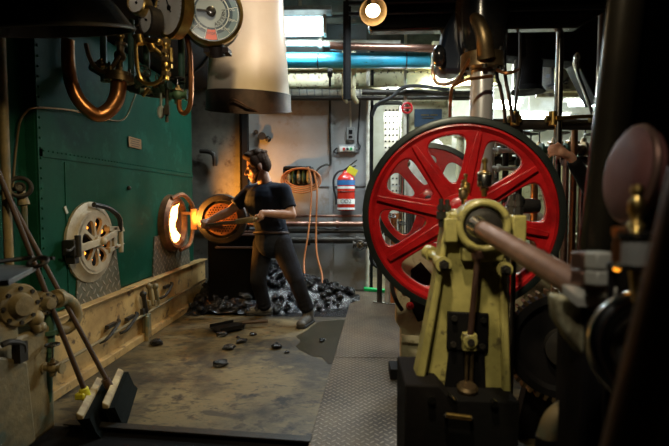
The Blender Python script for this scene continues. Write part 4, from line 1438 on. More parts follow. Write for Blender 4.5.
# ================================================================= THE ENGINE
WY, BY = 2.5, 1.70
wc = P(459.5, 215.5, WY)
bc = P(481, 225.5, BY)
wax = V((-.16, -1, 0)).normalized()     # wheel face toward the walkway end
fw = root('flywheel', wc, 'large glossy red eight-spoke flywheel with a black rim', 'flywheel')
RW = .532
MB().lathe([(RW - .034, -.05), (RW - .01, -.05), (RW, -.045), (RW, .045), (RW - .01, .05), (RW - .034, .05), (RW - .034, -.05)], wc, wax, 120, False, False).build('rim', m_rimblk, fw)
sp = MB()
spoked(sp, 8, .085, .185, .440, RW - .033, .05, .048, R(33) , wc, wax, 4.2, 64)
web = sp.build('spoke_web', m_red, fw, .007)
f = frame(wax)
for k in range(8):
    a_ = R(33) + k * PI / 4
    rb = MB()
    d_ = V((math.cos(a_), math.sin(a_), 0))
    e_ = V((-math.sin(a_), math.cos(a_), 0))
    pts = [wc + f @ (d_ * r_ + e_ * w_) for r_, w_ in ((.09, -.030), (.46, -.016), (.46, .016), (.09, .030))]
    rb.prism([p + wax * .022 for p in pts], wax * .018)
    rb.build('spoke_rib', m_red, fw, .006)
MB().lathe([(RW - .035, .024), (RW - .035, .04), (RW - .05, .045), (RW - .07, .024)], wc, wax, 96, False, False).build('inner_flange', m_red, fw)
MB().lathe([(.115, -.10), (.12, -.09), (.12, .05), (.10, .07), (.10, .13), (.085, .14), (.04, .14)], wc, wax, 48).build('hub', m_red, fw, .004)
# crank disc with crank pin bolt in front of the hub: second, smaller wheel further aft
wy2 = 3.75
w2 = P(428, 199, wy2)
ax2 = V((-.12, -1, 0)).normalized()
f2_ = root('flywheel', w2, 'smaller red flywheel with dark rim seen through the large one', 'flywheel')
R2 = .455
MB().lathe([(R2 - .04, -.04), (R2, -.035), (R2, .035), (R2 - .04, .04), (R2 - .04, -.04)], w2, ax2, 96, False, False).build('rim', m_rimblk, f2_)
sp = MB()
spoked(sp, 6, .06, .12, R2 - .09, R2 - .039, .045, .04, R(10), w2, ax2, 3.6, 56)
sp.build('spoke_web', m_red, f2_, .006)
MB().lathe([(.075, -.08), (.08, .03), (.07, .06), (.06, .065)], w2, ax2, 40).build('hub', m_red, f2_)
MB().lathe([(.03, .06), (.03, .09), (.02, .1), (0, .1)], w2, ax2, 16).build('hub_nut', m_iron, f2_)
# shaft joining flywheel and front bearing
shd = (bc - wc).normalized()
tag(MB().cyl(wc + shd * .13, bc - shd * .135, .045, n=28).build('crankshaft', m_steel), 'bright steel crankshaft between flywheel hub and yellow bearing', 'shaft')
# connecting rod running toward the camera
e0, e1 = P(479, 227.5, BY - .16), P(598, 297, .98)
rd = root('connecting_rod', e1, 'brown oiled steel connecting rod slanting from the yellow bearing to the crosshead block', 'rod')
MB().cyl(e0, e1, .030, .033, 32).build('shank', mat('pinkish worn steel', (.36, .23, .18), .42, .7, (.24, .13, .09), 7, .4, .7, .1, 60), rd)
rdd = (e1 - e0).normalized()
MB().cyl(e0 - rdd * .02, e0 + rdd * .03, .036, .033, 32).build('collar', m_steel, rd)

# front bearing pedestal
pd = root('bearing_pedestal', (bc.x, BY, 0), 'yellow cast bearing pedestal carrying the shaft in front of the big red flywheel', 'pedestal')


def pp_(x, y, Y=BY):
    return P(x, y, Y)


front = [pp_(446, 214), pp_(520, 222), pp_(505, 262), pp_(507, 330), pp_(511, 398), pp_(418, 386), pp_(437, 290)]
cst = MB().prism([pp_(447, 212), pp_(506, 214), pp_(506, 262), pp_(508, 330), pp_(511, 398), pp_(417, 390), pp_(436, 290)], (0, .07, 0))
cst.build('front_web', m_pedestal, pd, .008)
MB().prism([pp_(447, 212, BY - .035), pp_(452, 213, BY - .035), pp_(441, 290, BY - .035), pp_(424, 390, BY - .035), pp_(414, 390, BY - .035), pp_(434, 290, BY - .035)], (-.003, .085, 0)).build('left_flange', m_pedestal, pd, .008)
MB().prism([pp_(500, 258, BY - .03), pp_(507, 258, BY - .03), pp_(512, 398, BY - .03), pp_(504, 398, BY - .03)], (0, .25, 0)).build('right_flange', m_pedestal, pd, .008)
MB().box((bc.x, BY + .10, bc.z + .0), (.19, .10, .12)).build('cap_block', m_pedestal, pd, .012)
# bearing housing ring
hax = V((-.1, -1, 0)).normalized()
hs = MB().lathe([(.072, -.08), (.094, -.08), (.100, -.06), (.100, .05), (.094, .068), (.075, .07), (.068, .05), (.068, -.05)], bc, hax, 48, False, False)
hs.box(bc + V((.125, .0, -.01)), (.05, .10, .10)).box(bc + V((-.12, 0, -.015)), (.05, .10, .09)).box(bc + V((0, .01, -.105)), (.15, .10, .05))
hs.build('bearing_housing', m_pedestal, pd, .006)
MB().lathe([(.066, .0), (.066, .055), (.05, .062), (.032, .064)], bc, hax, 40).build('bearing_shell', m_iron, pd)
MB().lathe([(.064, -.06), (.066, .02)], bc, hax, 40).build('journal', m_iron, pd)
for sx in (-1, 1):
    for dy in (-.03, .035):
        c_ = bc + V((.125 * sx, dy, .04))
        if sx < 0:
            c_ = P(441 + (6 if dy > 0 else 0), 219, BY + dy)
        bo = MB().hexn(c_, c_ + V((0, 0, .028)), .018).hexn(c_ + V((0, 0, .032)), c_ + V((0, 0, .052)), .016).cyl(c_ - V((0, 0, .03)), c_ + V((0, 0, .075)), .009)
        bo.build('cap_bolt', m_iron, pd)
# side bosses
for x, y, r_, nm in ((443, 264, .026, 'side_boss'), (504, 269, .026, 'side_boss')):
    c_ = P(x, y, BY - .04)
    b_ = MB().cyl(c_ + V((0, .06, 0)), c_ - V((0, .012, 0)), r_ * 1.1, n=24).build(nm, m_pedestal, pd)
    MB().hexn(c_ - V((0, .01, 0)), c_ - V((0, .03, 0)), r_ * .72).cyl(c_ - V((0, .03, 0)), c_ - V((0, .04, 0)), r_ * .4).build('nut', m_iron, b_)
MB().cap(P(430, 253, BY + .12), P(442, 262, BY - .01), .019, .017).cyl(P(428, 252, BY + .13), P(432, 254, BY + .10), .03).build('stay_bar', m_pedestal, pd)
# bracket plate, hanging rod
MB().prism([P(449, 351, BY - .008), P(485, 353, BY - .008), P(486, 398, BY - .008), P(444, 392, BY - .008)], (0, .012, 0)).build('recess_plate', m_black, pd, .002)  # flat black sheet puts the dark of a recess onto the web
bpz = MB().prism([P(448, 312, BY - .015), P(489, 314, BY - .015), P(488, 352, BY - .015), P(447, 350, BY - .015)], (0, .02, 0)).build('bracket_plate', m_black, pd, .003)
for x, y in ((454, 318), (483, 320), (453, 344), (482, 346)):
    c_ = P(x, y, BY - .02)
    MB().hexn(c_, c_ - V((0, .012, 0)), .011).build('bolt', m_iron, bpz)
rdv = MB().cyl(P(478, 252, BY - .05), P(470, 338, BY - .05), .011, n=16).cyl(P(478, 258, BY - .05), P(477, 252, BY - .05), .022)
rdv.build('hanging_rod', m_rodst, pd)
cl_ = P(470, 341, BY - .05)
b_ = MB().cyl(cl_ + V((0, .035, 0)), cl_ - V((0, .014, 0)), .026, n=24).box(cl_ + V((0, .01, -.005)), (.05, .03, .065)).build('rod_clevis', m_pedestal, pd, .004)
MB().cyl(cl_ - V((0, .013, 0)), cl_ - V((0, .02, 0)), .013).build('pin', m_iron, b_)
MB().cyl(P(467, 352, BY - .03), P(466, 386, BY - .03), .007).cyl(P(472, 352, BY - .03), P(471, 386, BY - .03), .007).lathe([(.035, 0), (.038, .02), (.03, .03)], P(467, 392, BY - .05), (0, -.2, 1), 24).build('lower_link', m_bronze, pd)
# drip tray / base plinth
pb_ = MB().prism([P(405, 385, BY - .12), P(440, 386, BY - .12), P(452, 400, BY - .12), P(520, 402, BY - .12), V((P(520, 402, BY - .12).x, BY - .12, 0)), V((P(405, 400, BY - .12).x, BY - .12, 0))], (0, .30, 0))
pb_.build('base', m_dark, pd, .006)
for x, y in ((431, 398), (493, 402)):
    c_ = P(x, y, BY - .12)
    MB().hexn(c_, c_ - V((0, .02, 0)), .014).build('base_bolt', m_steel, pd)
MB().cyl(P(446, 415, BY - .15), P(471, 418, BY - .15), .010).build('pedal_bar', m_brass, pd)
MB().cyl(P(446, 415, BY - .15), P(446, 415, BY - .11), .006).cyl(P(471, 418, BY - .15), P(471, 418, BY - .11), .006).build('bar_brackets', m_iron, pd)
MB().cyl(P(448, 393, BY - .125), P(456, 400, BY - .13), .006).build('cotter', m_steel, pd)
# oilers on the bearing
def oiler(name, c, s, label, m1, m2):
    r_ = root(name, c, label, 'oil cup')
    c = V(c)
    MB().cyl(c, c + V((0, 0, .03 * s)), .014 * s).hexn(c + V((0, 0, .03 * s)), c + V((0, 0, .045 * s)), .024 * s).build('stem', m_brass, r_)
    MB().lathe([(.01, .045), (.034, .05), (.036, .06), (.036, .115), (.03, .125), (.012, .13)] if False else [(.010 * s, .045 * s), (.034 * s, .05 * s), (.036 * s, .06 * s), (.036 * s, .115 * s), (.03 * s, .125 * s), (.01 * s, .128 * s)], c, (0, 0, 1), 28).build('cup', m1, r_)
    MB().lathe([(.038 * s, .112 * s), (.038 * s, .12 * s), (.012 * s, .135 * s), (.010 * s, .17 * s), (.016 * s, .175 * s), (.016 * s, .19 * s), (.004 * s, .2 * s)], c, (0, 0, 1), 20).build('lid', m2, r_)
    return r_


oiler('oil_cup', bc + V((.01, .0, .108)), .72, 'silver oil cup standing on top of the yellow bearing', m_steel, m_brass)
oiler('oil_cup', bc + V((-.052, .03, .095)), .5, 'small brass oil cup beside the silver one on the bearing', m_brass, m_brass)
oiler('oil_cup', bc + V((-.075, -.03, .08)), .45, 'smallest bronze oil cup on the shoulder of the yellow bearing', m_bronze, m_brass)
# dark cylindrical motor bodies seen right of the bearing
for k, (p0, p1, r_, lb) in enumerate(((P(508, 217, 2.0), P(517, 200, 2.05), .036, 'dark cylindrical lubricator pump standing tilted beside the oil cup'), (P(514, 206, 2.2), P(536, 206, 2.2), .036, 'dark cylindrical motor lying level behind the tilted pump'))):
    r0_ = root('lubricator_pump', p0, lb, 'pump')
    d = (p1 - p0).normalized()
    MB().lathe([(r_ * .8, 0), (r_, .01), (r_, (p1 - p0).length), (r_ * .85, (p1 - p0).length + .012), (r_ * .3, (p1 - p0).length + .015)], p0, d, 28).build('barrel', m_blkgloss, r0_)
    MB().lathe([(r_ * 1.05, .012), (r_ * 1.05, .022)], p0, d, 28).lathe([(r_ * .5, -.05), (r_ * .5, 0)], p0, d, 20).build('end_ring', m_steel, r0_)
    MB().tube([p0 - d * .05, V((p0.x, p0.y, p0.z - .12)), V((p0.x, p0.y, .0))], .012, 8).build('mount', m_iron, r0_)

# rear frame, cream, under the big wheel
ry = 3.0
rf = root('engine_frame', (P(425, 300, ry).x, ry, 0), 'cream engine frame foot standing on the walkway behind the flywheel rim', 'engine frame')
MB().prism([P(398, 252, ry), P(410, 238, ry), P(440, 250, ry), P(452, 300, ry), P(452, 398, ry), P(401, 378, ry), P(401, 330, ry), P(396, 322, ry)], (0, .10, 0)).build('casting', m_cream, rf, .01)
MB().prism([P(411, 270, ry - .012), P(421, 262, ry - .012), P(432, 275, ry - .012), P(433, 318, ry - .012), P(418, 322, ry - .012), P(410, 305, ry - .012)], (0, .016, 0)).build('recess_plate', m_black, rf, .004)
for x, y in ((405, 289), (410, 306)):
    c_ = P(x, y, ry - .01)
    MB().ball(c_, .028).build('red_cap', m_red, rf)
MB().box((P(400, 385, ry - .05).x, ry - .03, .05), (.14, .16, .1)).build('foot', m_black, rf, .006)
MB().prism([P(401, 334, ry - .01), P(450, 338, ry - .01), P(450, 345, ry - .01), P(401, 341, ry - .01)], (0, -.03, 0)).build('ledge', m_cream, rf, .003)
tag(MB().tube([P(396, 262, 2.9), P(392, 285, 2.9), P(396, 300, 2.9), P(402, 310, 2.92)], .014, 8).build('oil_hose', m_rubber), 'black oil hose bowed beside the cream engine frame', 'hose')
# second bearing post behind
r3 = root('bearing_post', (P(435, 250, 4.3).x, 4.3, 0), 'pale yellow bearing post behind the smaller red flywheel', 'pedestal')
MB().prism([P(418, 205, 4.3), P(440, 205, 4.3), P(455, 330, 4.3), P(405, 330, 4.3)], (0, .12, 0)).build('web', m_cream, r3, .01)
MB().lathe([(.1, -.1), (.1, .1)], P(428, 202, 4.3), (0, 1, 0), 32).build('housing', m_cream, r3, .01)
# green mat edge and steel strip
g0, g1 = PF(364, 291, .033), PF(397, 294, .033)
tag(MB().prism([g0, g1, g1 + V((0, .10, 0)), g0 + V((0, .10, 0))], (0, 0, .035)).build('green_kerb', m_grn, None, .004), 'bright green painted kerb strip on the floor under the flywheel', 'kerb')
g0, g1 = PF(373, 303, .032), PF(400, 305, .032)
tag(MB().prism([g0, g1, g1 + V((0, .05, 0)), g0 + V((0, .05, 0))], (0, 0, .012)).build('cover_strip', m_steel, None, .002), 'bare steel cover strip lying on the walkway before the green kerb', 'strip')

# gear wheel low behind the pedestal
gx = P(562, 345, 2.2)
gw = root('gear_wheel', gx, 'dark toothed gear wheel in the shadow under the connecting rod', 'gear')
ga = V((-.15, -1, 0)).normalized()
f = frame(ga)
MB().lathe([(.10, -.03), (.255, -.03), (.255, .03), (.22, .035), (.20, .015), (.10, .015)], gx, ga, 72).build('disc', m_black, gw)
MB().lathe([(.09, -.06), (.09, .06), (.05, .07), (0, .07)], gx, ga, 32).build('hub', m_iron, gw)
th_ = MB()
for k in range(44):
    a_ = 2 * PI * k / 44
    d_ = V((math.cos(a_), math.sin(a_), 0))
    e_ = V((-math.sin(a_), math.cos(a_), 0))
    th_.prism([gx + f @ (d_ * r_ + e_ * w_ + V((0, 0, -.03))) for r_, w_ in ((.25, -.011), (.28, -.006), (.28, .006), (.25, .011))], f @ V((0, 0, .06)))
th_.build('teeth', m_bronze, gw)
gs = MB().prism([gx + V((-.1, .05, -.02)), gx + V((.1, .05, -.02)), V((gx.x + .2, gx.y + .05, 0)), V((gx.x - .2, gx.y + .05, 0))], (0, .06, 0))
gs.build('stand', m_black, gw)
# crosshead block with bolts
m_nut = mat('satin steel', (.52, .50, .42), .4, .35)
cb_ = root('crosshead', e1, 'crosshead block with two stacked nuts at the near end of the connecting rod', 'crosshead')
Yc = .97
MB().prism([P(562, 284, Yc), P(578, 298, Yc), P(615, 296, Yc), P(618, 287, Yc + .06), P(585, 284, Yc + .08)], (0, 0, -.022)).build('flange_plate', m_nut, cb_, .003)
for x_, mm, Yq in ((598, m_nut, .94), (583, m_rodst, .99)):
    for y0_, y1_ in ((284, 270), (268, 252)):
        MB().cyl(P(x_, y0_, Yq), P(x_, y1_, Yq), .027, n=6).build('nut', mm, cb_, .003)
MB().prism([P(556, 296, 1.0), P(582, 300, 1.0), P(584, 322, 1.0), P(588, 345, 1.0), P(594, 362, 1.0), P(586, 360, 1.0), P(570, 340, 1.0), P(558, 320, 1.0)], (0, .05, 0)).build('jaw', m_cream, cb_, .01)
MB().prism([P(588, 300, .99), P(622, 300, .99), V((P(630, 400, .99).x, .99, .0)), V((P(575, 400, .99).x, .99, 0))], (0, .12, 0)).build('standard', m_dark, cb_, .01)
tag(MB().box(((P(562, 300, 1.36).x + P(690, 300, 1.36).x) / 2, 1.36, .45), (P(690, 300, 1.36).x - P(562, 300, 1.36).x, .07, .90)).build('sump_casing', m_dark, None, .01), 'black casing plate standing in the dark under the crosshead', 'casing')  # added black screen that hides the column foot in darkness
lw = root('casting_arm', P(570, 410, 1.2), 'dim ochre casting arm low in the dark corner under the crosshead', 'casting')
MB().tube([P(545, 442, 1.2), P(553, 420, 1.2), P(567, 408, 1.2), P(580, 404, 1.22), P(592, 398, 1.24), P(600, 386, 1.26)], .026, 12).build('arm', m_valve, lw)
MB().cyl(P(578, 404, 1.18), P(590, 382, 1.2), .02).ball(P(585, 400, 1.2), .024).build('boss', m_valve, lw)
MB().cyl((P(547, 430, 1.2).x, 1.2, 0), P(547, 436, 1.2), .03).build('foot', m_black, lw)

# crank ring and oiler near the right edge
cr = root('crank_ring', P(628, 310, .8), 'polished steel crank ring with an oil cup on it at the right edge', 'crank')
MB().torus(P(656, 350, .8), (-.5, -1, .3), .088, .02, 56, 14).build('ring', m_steel, cr)
MB().torus(P(658, 354, .84), (-.5, -1, .3), .06, .014, 48, 12).build('inner_ring', m_iron, cr)
MB().cyl(P(650, 345, .86), V((P(650, 345, .86).x, .86, 0)), .035).build('stand', m_black, cr)
oc_ = root('oil_cup', P(636, 268, .78), 'blurred brass and silver oil cup close to the camera at the right edge', 'oil cup')
Yo = .78
MB().cyl(P(636, 266, Yo), P(636, 236, Yo), .030, n=28).build('cup', mat('satin nickel', (.6, .58, .52), .4, .6), oc_)
MB().cyl(P(636, 237, Yo), P(636, 232, Yo), .034, n=28).build('ring', m_steel, oc_)
MB().cyl(P(636, 268, Yo), P(636, 263, Yo), .034, n=28).build('ring', m_steel, oc_)
MB().lathe([(.008, 0), (.014, .012), (.007, .02), (.013, .035), (.013, .05), (.007, .06), (.011, .07), (.009, .078), (0, .082)], P(636, 232, Yo), (0, 0, 1), 20).build('finial', m_brass, oc_)
MB().tube([P(620, 232, Yo), P(618, 245, Yo), P(616, 262, Yo)], .008, 8).cyl(P(614, 232, Yo), P(624, 231, Yo), .009).build('side_pipe', m_copper, oc_)
MB().cyl(P(636, 266, Yo), P(640, 300, Yo), .012).build('stem', m_brass, oc_)
rwl = root('red_disc', P(633, 175, .95), 'blurred red oxide disc cover behind the oil cup', 'cover')
MB().lathe([(.09, -.02), (.095, -.01), (.095, .01), (.08, .02), (.05, .026), (0, .028)], P(631, 174, .95), (-1, .12, .12), 48).build('disc', m_redbrown, rwl)
MB().torus(P(631, 174, .95), (-1, .12, .12), .094, .008, 48, 8).build('edge', m_rodst, rwl)
MB().cyl(P(655, 180, 1.0), V((P(655, 180, 1.0).x, 1.0, 0)), .04).cyl(P(633, 172, .97), P(658, 178, 1.0), .03).build('stand', m_black, rwl)
for x, y in ((617, 268), (613, 345)):  # glowing beads put in for amber lamp reflections
    c_ = P(x, y, .86 if y < 300 else .9)
    lm_ = root('indicator_lamp', c_, 'tiny amber indicator lamp %s' % ('just below the blurred oil cup' if y < 300 else 'lower in the dark under the crank ring'), 'lamp')
    MB().ball(c_, .0065).build('lens', m_olive, lm_)
    MB().cyl(c_ + V((0, .004, 0)), c_ + V((0, .02, 0)), .009).cyl(c_ + V((0, .018, 0)), V((c_.x + .0, c_.y + .018, 0)), .006).build('holder', m_black, lm_)
# leaning copper brown pipe at the right edge
tag(MB().cyl(P(700, 170, .55), V((P(600, 470, .6).x, .6, .7)), .03, n=28).cyl(V((P(600, 470, .6).x, .6, .7)), V((P(600, 470, .6).x + .0, .6, 0)), .03, n=28).build('slanting_pipe', mat('brown oiled pipe', (.14, .06, .025), .5, .2, (.10, .04, .02), 5)), 'brown pipe slanting across the lower right corner, close and blurred', 'pipe')
# leaning column
c0, c1 = P(632, -40, 1.5), P(592, 300, 1.5)
bot = c1 + (c1 - c0) * (c1.z / (c0.z - c1.z))
tp = c0 + (c0 - c1) * ((3.79 - c0.z) / (c0.z - c1.z))
col = root('leaning_column', bot, 'dark oiled steel column leaning slightly between wheel and crosshead', 'column')
MB().cyl(bot, tp, .058, n=48).build('tube', mat('oiled dark column', (.035, .028, .018), .25, .8, (.018, .018, .015), 2.2, .4, .65, .05), col)
MB().cyl(bot + V((0, 0, .001)), bot + V((0, 0, .03)), .11, n=32).build('foot_flange', m_iron, col)

# ================================================================= CYLINDERS OVERHEAD
cb2 = root('cylinder_casing', P(470, 20, 3.3), 'black steam cylinder casing slung under the deckhead above the flywheel', 'engine casing')
za = P(400, 30, 3.1).z
xa, xb = P(352, 20, 3.1).x, P(610, 20, 3.1).x
MB().prism([(xa - .10, 3.1, 3.79), (xb, 3.1, 3.79), (xb, 3.1, za + .12), (xb - .2, 3.1, za), (xa + .12, 3.1, za)], (0, .10, 0)).build('casing', m_blkgloss, cb2, .02)
mnb = mat('navy black enamel', (.012, .022, .045), .3, 0, (.02, .03, .05), 4, coat=.4)
for i, z_ in enumerate((za + .10, za + .17, za + .25)):
    MB().cyl((xa - .02, 3.07, z_), (xb, 3.07, z_ + .01), .012 + .006 * (i % 2)).build('edge_pipe', mnb, cb2)
gcx = P(481, 60, 3.0)
cyl = root('steam_cylinder', gcx, 'glossy black steam cylinder with a bronze gland over the polished piston rod', 'cylinder')
zz = P(481, 58, 3.0).z
MB().lathe([(.13, zz + .02), (.15, zz + .06), (.165, zz + .2), (.17, zz + .45), (.16, 3.0)], (gcx.x, 3.0, 0), (0, 0, 1), 40).build('cover', m_blkgloss, cyl)
MB().prism([P(437, 62, 3.02), P(443, 72, 3.02), P(462, 73, 3.02), P(470, 10, 3.02), P(458, 5, 3.02), P(446, 25, 3.02)], (0, .2, 0)).build('side_cover', mnb, cyl, .03)
MB().ball(P(439, 56, 2.98), (.045, .05, .07)).build('end_knob', m_blkgloss, cyl)
MB().tube([P(486, 58, 2.86), P(484, 38, 2.83), P(478, 22, 2.86), P(470, 12, 2.95)], lambda t: .055 - .02 * t, 16).build('gland_neck', m_bronze, cyl)
MB().lathe([(.10, zz - .085), (.135, zz - .08), (.135, zz + .01), (.10, zz + .015)], (gcx.x, 2.98, 0), (0, 0, 1), 36).build('gland', m_bronze, cyl)
for k in range(6):
    a_ = k * PI / 3 + .4
    q = V((gcx.x + .115 * math.cos(a_), 2.98 + .115 * math.sin(a_), zz - .10))
    MB().hexn(q, q + V((0, 0, .14)), .016).build('gland_nut', m_iron, cyl)
q0 = P(482, 75, 2.98)
tag(MB().cyl((q0.x, 2.98, .0), (q0.x, 2.98, zz - .09), .072, n=36).build('piston_rod', mat('polished rod', (.62, .64, .64), .28, .55)), 'bright polished piston rod dropping from the bronze gland behind the flywheel', 'rod')
for pts, lb in (([P(497, 74, 3.0), P(500, 86, 3.0), P(504, 108, 3.05), P(505, 122, 3.1)], 'thin black rod hanging close beside the polished piston rod'),
                ([P(505, 72, 3.1), P(509, 96, 3.1), P(513, 122, 3.15)], 'second thin black rod beside the polished piston rod, slightly splayed'),
                ([P(520, 60, 3.3), P(517, 90, 3.3), P(514, 122, 3.2)], 'third black rod leaning in towards the crossing handrail')):
    tag(MB().tube([pts[0] + V((0, .02, .35))] + pts, .012, 8).build('linkage_rod', m_iron), lb, 'rod')
tag(MB().tube([P(497, 70, 2.9), P(505, 73, 2.85), P(513, 72, 2.85), P(518, 70, 2.9)], .011, 8).tube([P(455, 85, 2.8), P(466, 80, 2.75), P(478, 78, 2.78), P(492, 76, 2.8)], .010, 8).build('drain_lines', m_copper), 'thin copper drain lines around the bronze gland', 'pipe')
tag(MB().tube([P(470, 58, 2.9), P(458, 80, 2.85), P(452, 88, 2.85), P(450, 105, 2.9), P(450, 125, 3.2)], .010, 8).build('copper_lead', m_copper), 'single copper line dropping from the cylinder towards the notice board', 'pipe')

# ================================================================= ENGINE SPACE BEHIND
nb = root('notice_board', P(428, 118, 5.7), 'dark notice board with faint gold lines in a cream frame above the flywheel', 'notice board')
MB().box(P(427, 120, 5.75), (.62, .03, .62)).build('backing', m_cream, nb, .004)
MB().box(P(428, 118, 5.72), (.34, .02, .22)).build('panel', m_dialblue, nb, .004)
MB().box(P(425, 115, 5.705), (.10, .004, .012)).box(P(434, 115, 5.705), (.09, .004, .012)).box(P(428, 118, 5.705), (.15, .004, .008)).build('gold_lines', m_brass, nb)
MB().box(P(405, 128, 5.65), (.03, .05, 2.6)).build('post', m_white, nb)
rd_ = root('red_valve_wheel', P(407, 108, 5.6), 'small red valve wheel beside the notice board', 'valve')
MB().torus(P(407, 108, 5.6), (0, 1, 0), .06, .014, 20, 6).cyl(P(407, 108, 5.6) - V((.06, 0, 0)), P(407, 108, 5.6) + V((.06, 0, 0)), .01).build('handwheel', m_red, rd_)
MB().cyl(P(407, 108, 5.6), P(407, 108, 5.7), .02).cyl(P(407, 108, 5.68), (P(407, 108, 5.68).x, 5.68, 0), .025).build('spindle', m_iron, rd_)
# fluorescent tubes
for i, (xp, yp, Yt, L_, lb) in enumerate(((590, 103, 6.4, .55, 'glaring fluorescent tube between the handrail uprights'), (502, 106, 6.4, .45, 'glaring fluorescent tube just beside the polished piston rod'), (545, 116, 7.2, .7, 'fluorescent tube deeper in the engine space, low behind the handrail'), (420, 133, 6.6, .5, 'bright fluorescent tube glimpsed between the upper spokes'))):
    c_ = P(xp, yp, Yt)
    r_ = root('fluorescent_light', c_, lb, 'light')
    MB().box(c_ + V((0, .04, .05)), (L_ + .1, .14, .04)).build('housing', m_white, r_, .004)
    MB().cyl(c_ - V((L_ / 2, 0, 0)), c_ + V((L_ / 2, 0, 0)), .045 if i != 3 else .03, n=16).build('tube', m_tubehot, r_)
    MB().cyl(c_ + V((-L_ / 3, .04, .06)), (c_.x - L_ / 3, c_.y + .04, 3.79), .008).cyl(c_ + V((L_ / 3, .04, .06)), (c_.x + L_ / 3, c_.y + .04, 3.79), .008).build('hanger', m_white, r_)
# handrail with couplings
hrl = root('handrail', P(540, 124, 3.3), 'dark pipe handrail crossing behind the flywheel with brass couplings', 'handrail')
MB().cyl(P(488, 124, 3.3), P(612, 125, 3.3), .038, n=20).build('top_rail', m_iron, hrl)
for x, m_ in ((556, 'u'), (597, 'u')):
    q = P(x, 124, 3.27)
    MB().cyl((q.x, 3.24, 0), (q.x, 3.24, 3.3), .027, n=20).build('upright', m_steel if x == 556 else m_iron, hrl)
for x in (553, 597, 515):
    q = P(x, 119, 3.24)
    MB().cyl(q - V((0, 0, .045)), q + V((0, 0, .05)), .03, n=20).cyl(q - V((.05, 0, 0)), q + V((.04, 0, 0)), .024, n=16).build('coupling', m_brass, hrl)
MB().cyl(P(556, 118, 3.2), P(597, 116, 3.2), .014).build('brass_bar', m_brass, hrl)
tag(MB().tube([P(575, 56, 3.5), P(577, 72, 3.4), P(586, 96, 3.3), P(594, 118, 3.25)], .012, 8).ball(P(577, 62, 3.45), (.03, .03, .07)).build('strut', m_steel), 'thin steel strut running down to the coupling beside the leaning column', 'rod')
# dark exhaust hood and background boards
hd = root('steam_hood', P(575, 60, 4.6), 'large black exhaust hood hanging in the engine space behind the handrail', 'hood')
MB().prism([P(505, 20, 4.6), P(625, 20, 4.6), P(618, 96, 4.6), P(598, 103, 4.6), P(577, 62, 4.6), P(505, 55, 4.6)], (0, .25, 0)).build('hood_body', m_dark, hd, .01)
MB().lathe([(.17, P(528, 92, 4.7).z), (.13, P(528, 86, 4.7).z), (.14, P(528, 50, 4.7).z), (.16, 3.2)], (P(528, 80, 4.72).x, 4.72, 0), (0, 0, 1), 32).build('drop_duct', m_dark, hd)
MB().cyl((P(550, 20, 4.8).x, 5.1, 2.8), (P(550, 20, 4.8).x, 5.1, 3.79), .4, n=32).build('flue', m_dark, hd)
gb = root('gauge_board', P(556, 82, 5.6), 'cream board with small dials glimpsed between hood and handrail', 'gauge board')
MB().box(P(557, 82, 5.65), (.50, .05, .36)).box(P(557, 91, 5.6), (.54, .08, .03)).build('board', m_beam, gb, .006)
for k in range(4):
    MB().cyl(P(548 + k * 6, 76 + (k % 2) * 6, 5.62), P(548 + k * 6, 76 + (k % 2) * 6, 5.58), .025, n=16).build('dial', m_iron if k % 2 else m_dialpale, gb)
MB().cyl(P(548, 86, 5.5), P(568, 81, 5.5), .014).cyl(P(552, 90, 5.6), (P(552, 90, 5.6).x, 5.64, 3.79), .01).build('bar', m_iron, gb)
# control stand : cream casing with a row of valves
cs = root('control_stand', (P(550, 200, 5.2).x, 5.2, 0), 'cream control stand with crowded valves behind the flywheel', 'control stand')
x0, x1 = P(492, 200, 5.2).x, P(605, 200, 5.2).x
zt_, zs = P(550, 160, 5.2).z, P(550, 184, 5.2).z
MB().box(((x0 + x1) / 2, 5.55, .35), (x1 - x0, .5, .70)).box(((x0 + x1) / 2, 5.75, zt_ / 2 + .1), (x1 - x0, .06, zt_ - .2)).build('cabinet', m_cream, cs, .01)
MB().box(((x0 + x1) / 2, 5.35, zs), (x1 - x0, .3, .03)).box(((x0 + x1) / 2, 5.35, P(550, 236, 5.2).z), (x1 - x0, .3, .03)).build('shelf', m_beam, cs, .004)
MB().box(((x0 + x1) / 2, 5.2, zt_), (x1 - x0, .06, .05)).box((x0, 5.3, .75), (.05, .3, 1.5)).box((x1, 5.3, .75), (.05, .3, 1.5)).build('frame', m_iron, cs)
random.seed(21)
vl = ['low iron valve squeezed at the far end beside the partition', 'bronze bonneted valve half behind the handrail coupling', 'grey green valve two along from the piston rod', 'squat iron valve in the gap under the brass bar', 
      'dark valve at the spoke edge on the top of the control stand', 'dark valve with tall spindle on the control stand', 'brass topped squat valve on the control stand',
      'dark valve right behind the thin handrail upright', 'valve with a wide wheel over the hand of the other person', 'dark twin of the squat valve beside the leaning column']
for i in range(10):
    xq = 498 + i * 10.5 + random.uniform(-2, 2)
    valve('steam_valve', P(xq, 160, 5.0 - .12 * (i % 2)) + V((0, 0, .0)), random.uniform(.34, .48), vl[i], (m_iron, m_bronze, m_greenval)[i % 3], (0, random.uniform(-.25, 0), 1), stem=.2 + .3 * random.random())
mp_ = root('manifold_pipe', P(545, 160, 4.95), 'dark manifold pipe under the row of valves on the control stand', 'pipe')
MB().cyl(P(490, 161, 4.95), P(604, 161, 4.95), .05).build('header', m_iron, mp_)
for i in range(6):
    q = P(497 + i * 19, 161, 4.95)
    MB().cyl(q, (q.x, q.y, .0), .022 + .008 * (i % 3)).build('leg', (m_iron, m_white, m_copper)[i % 3], mp_)
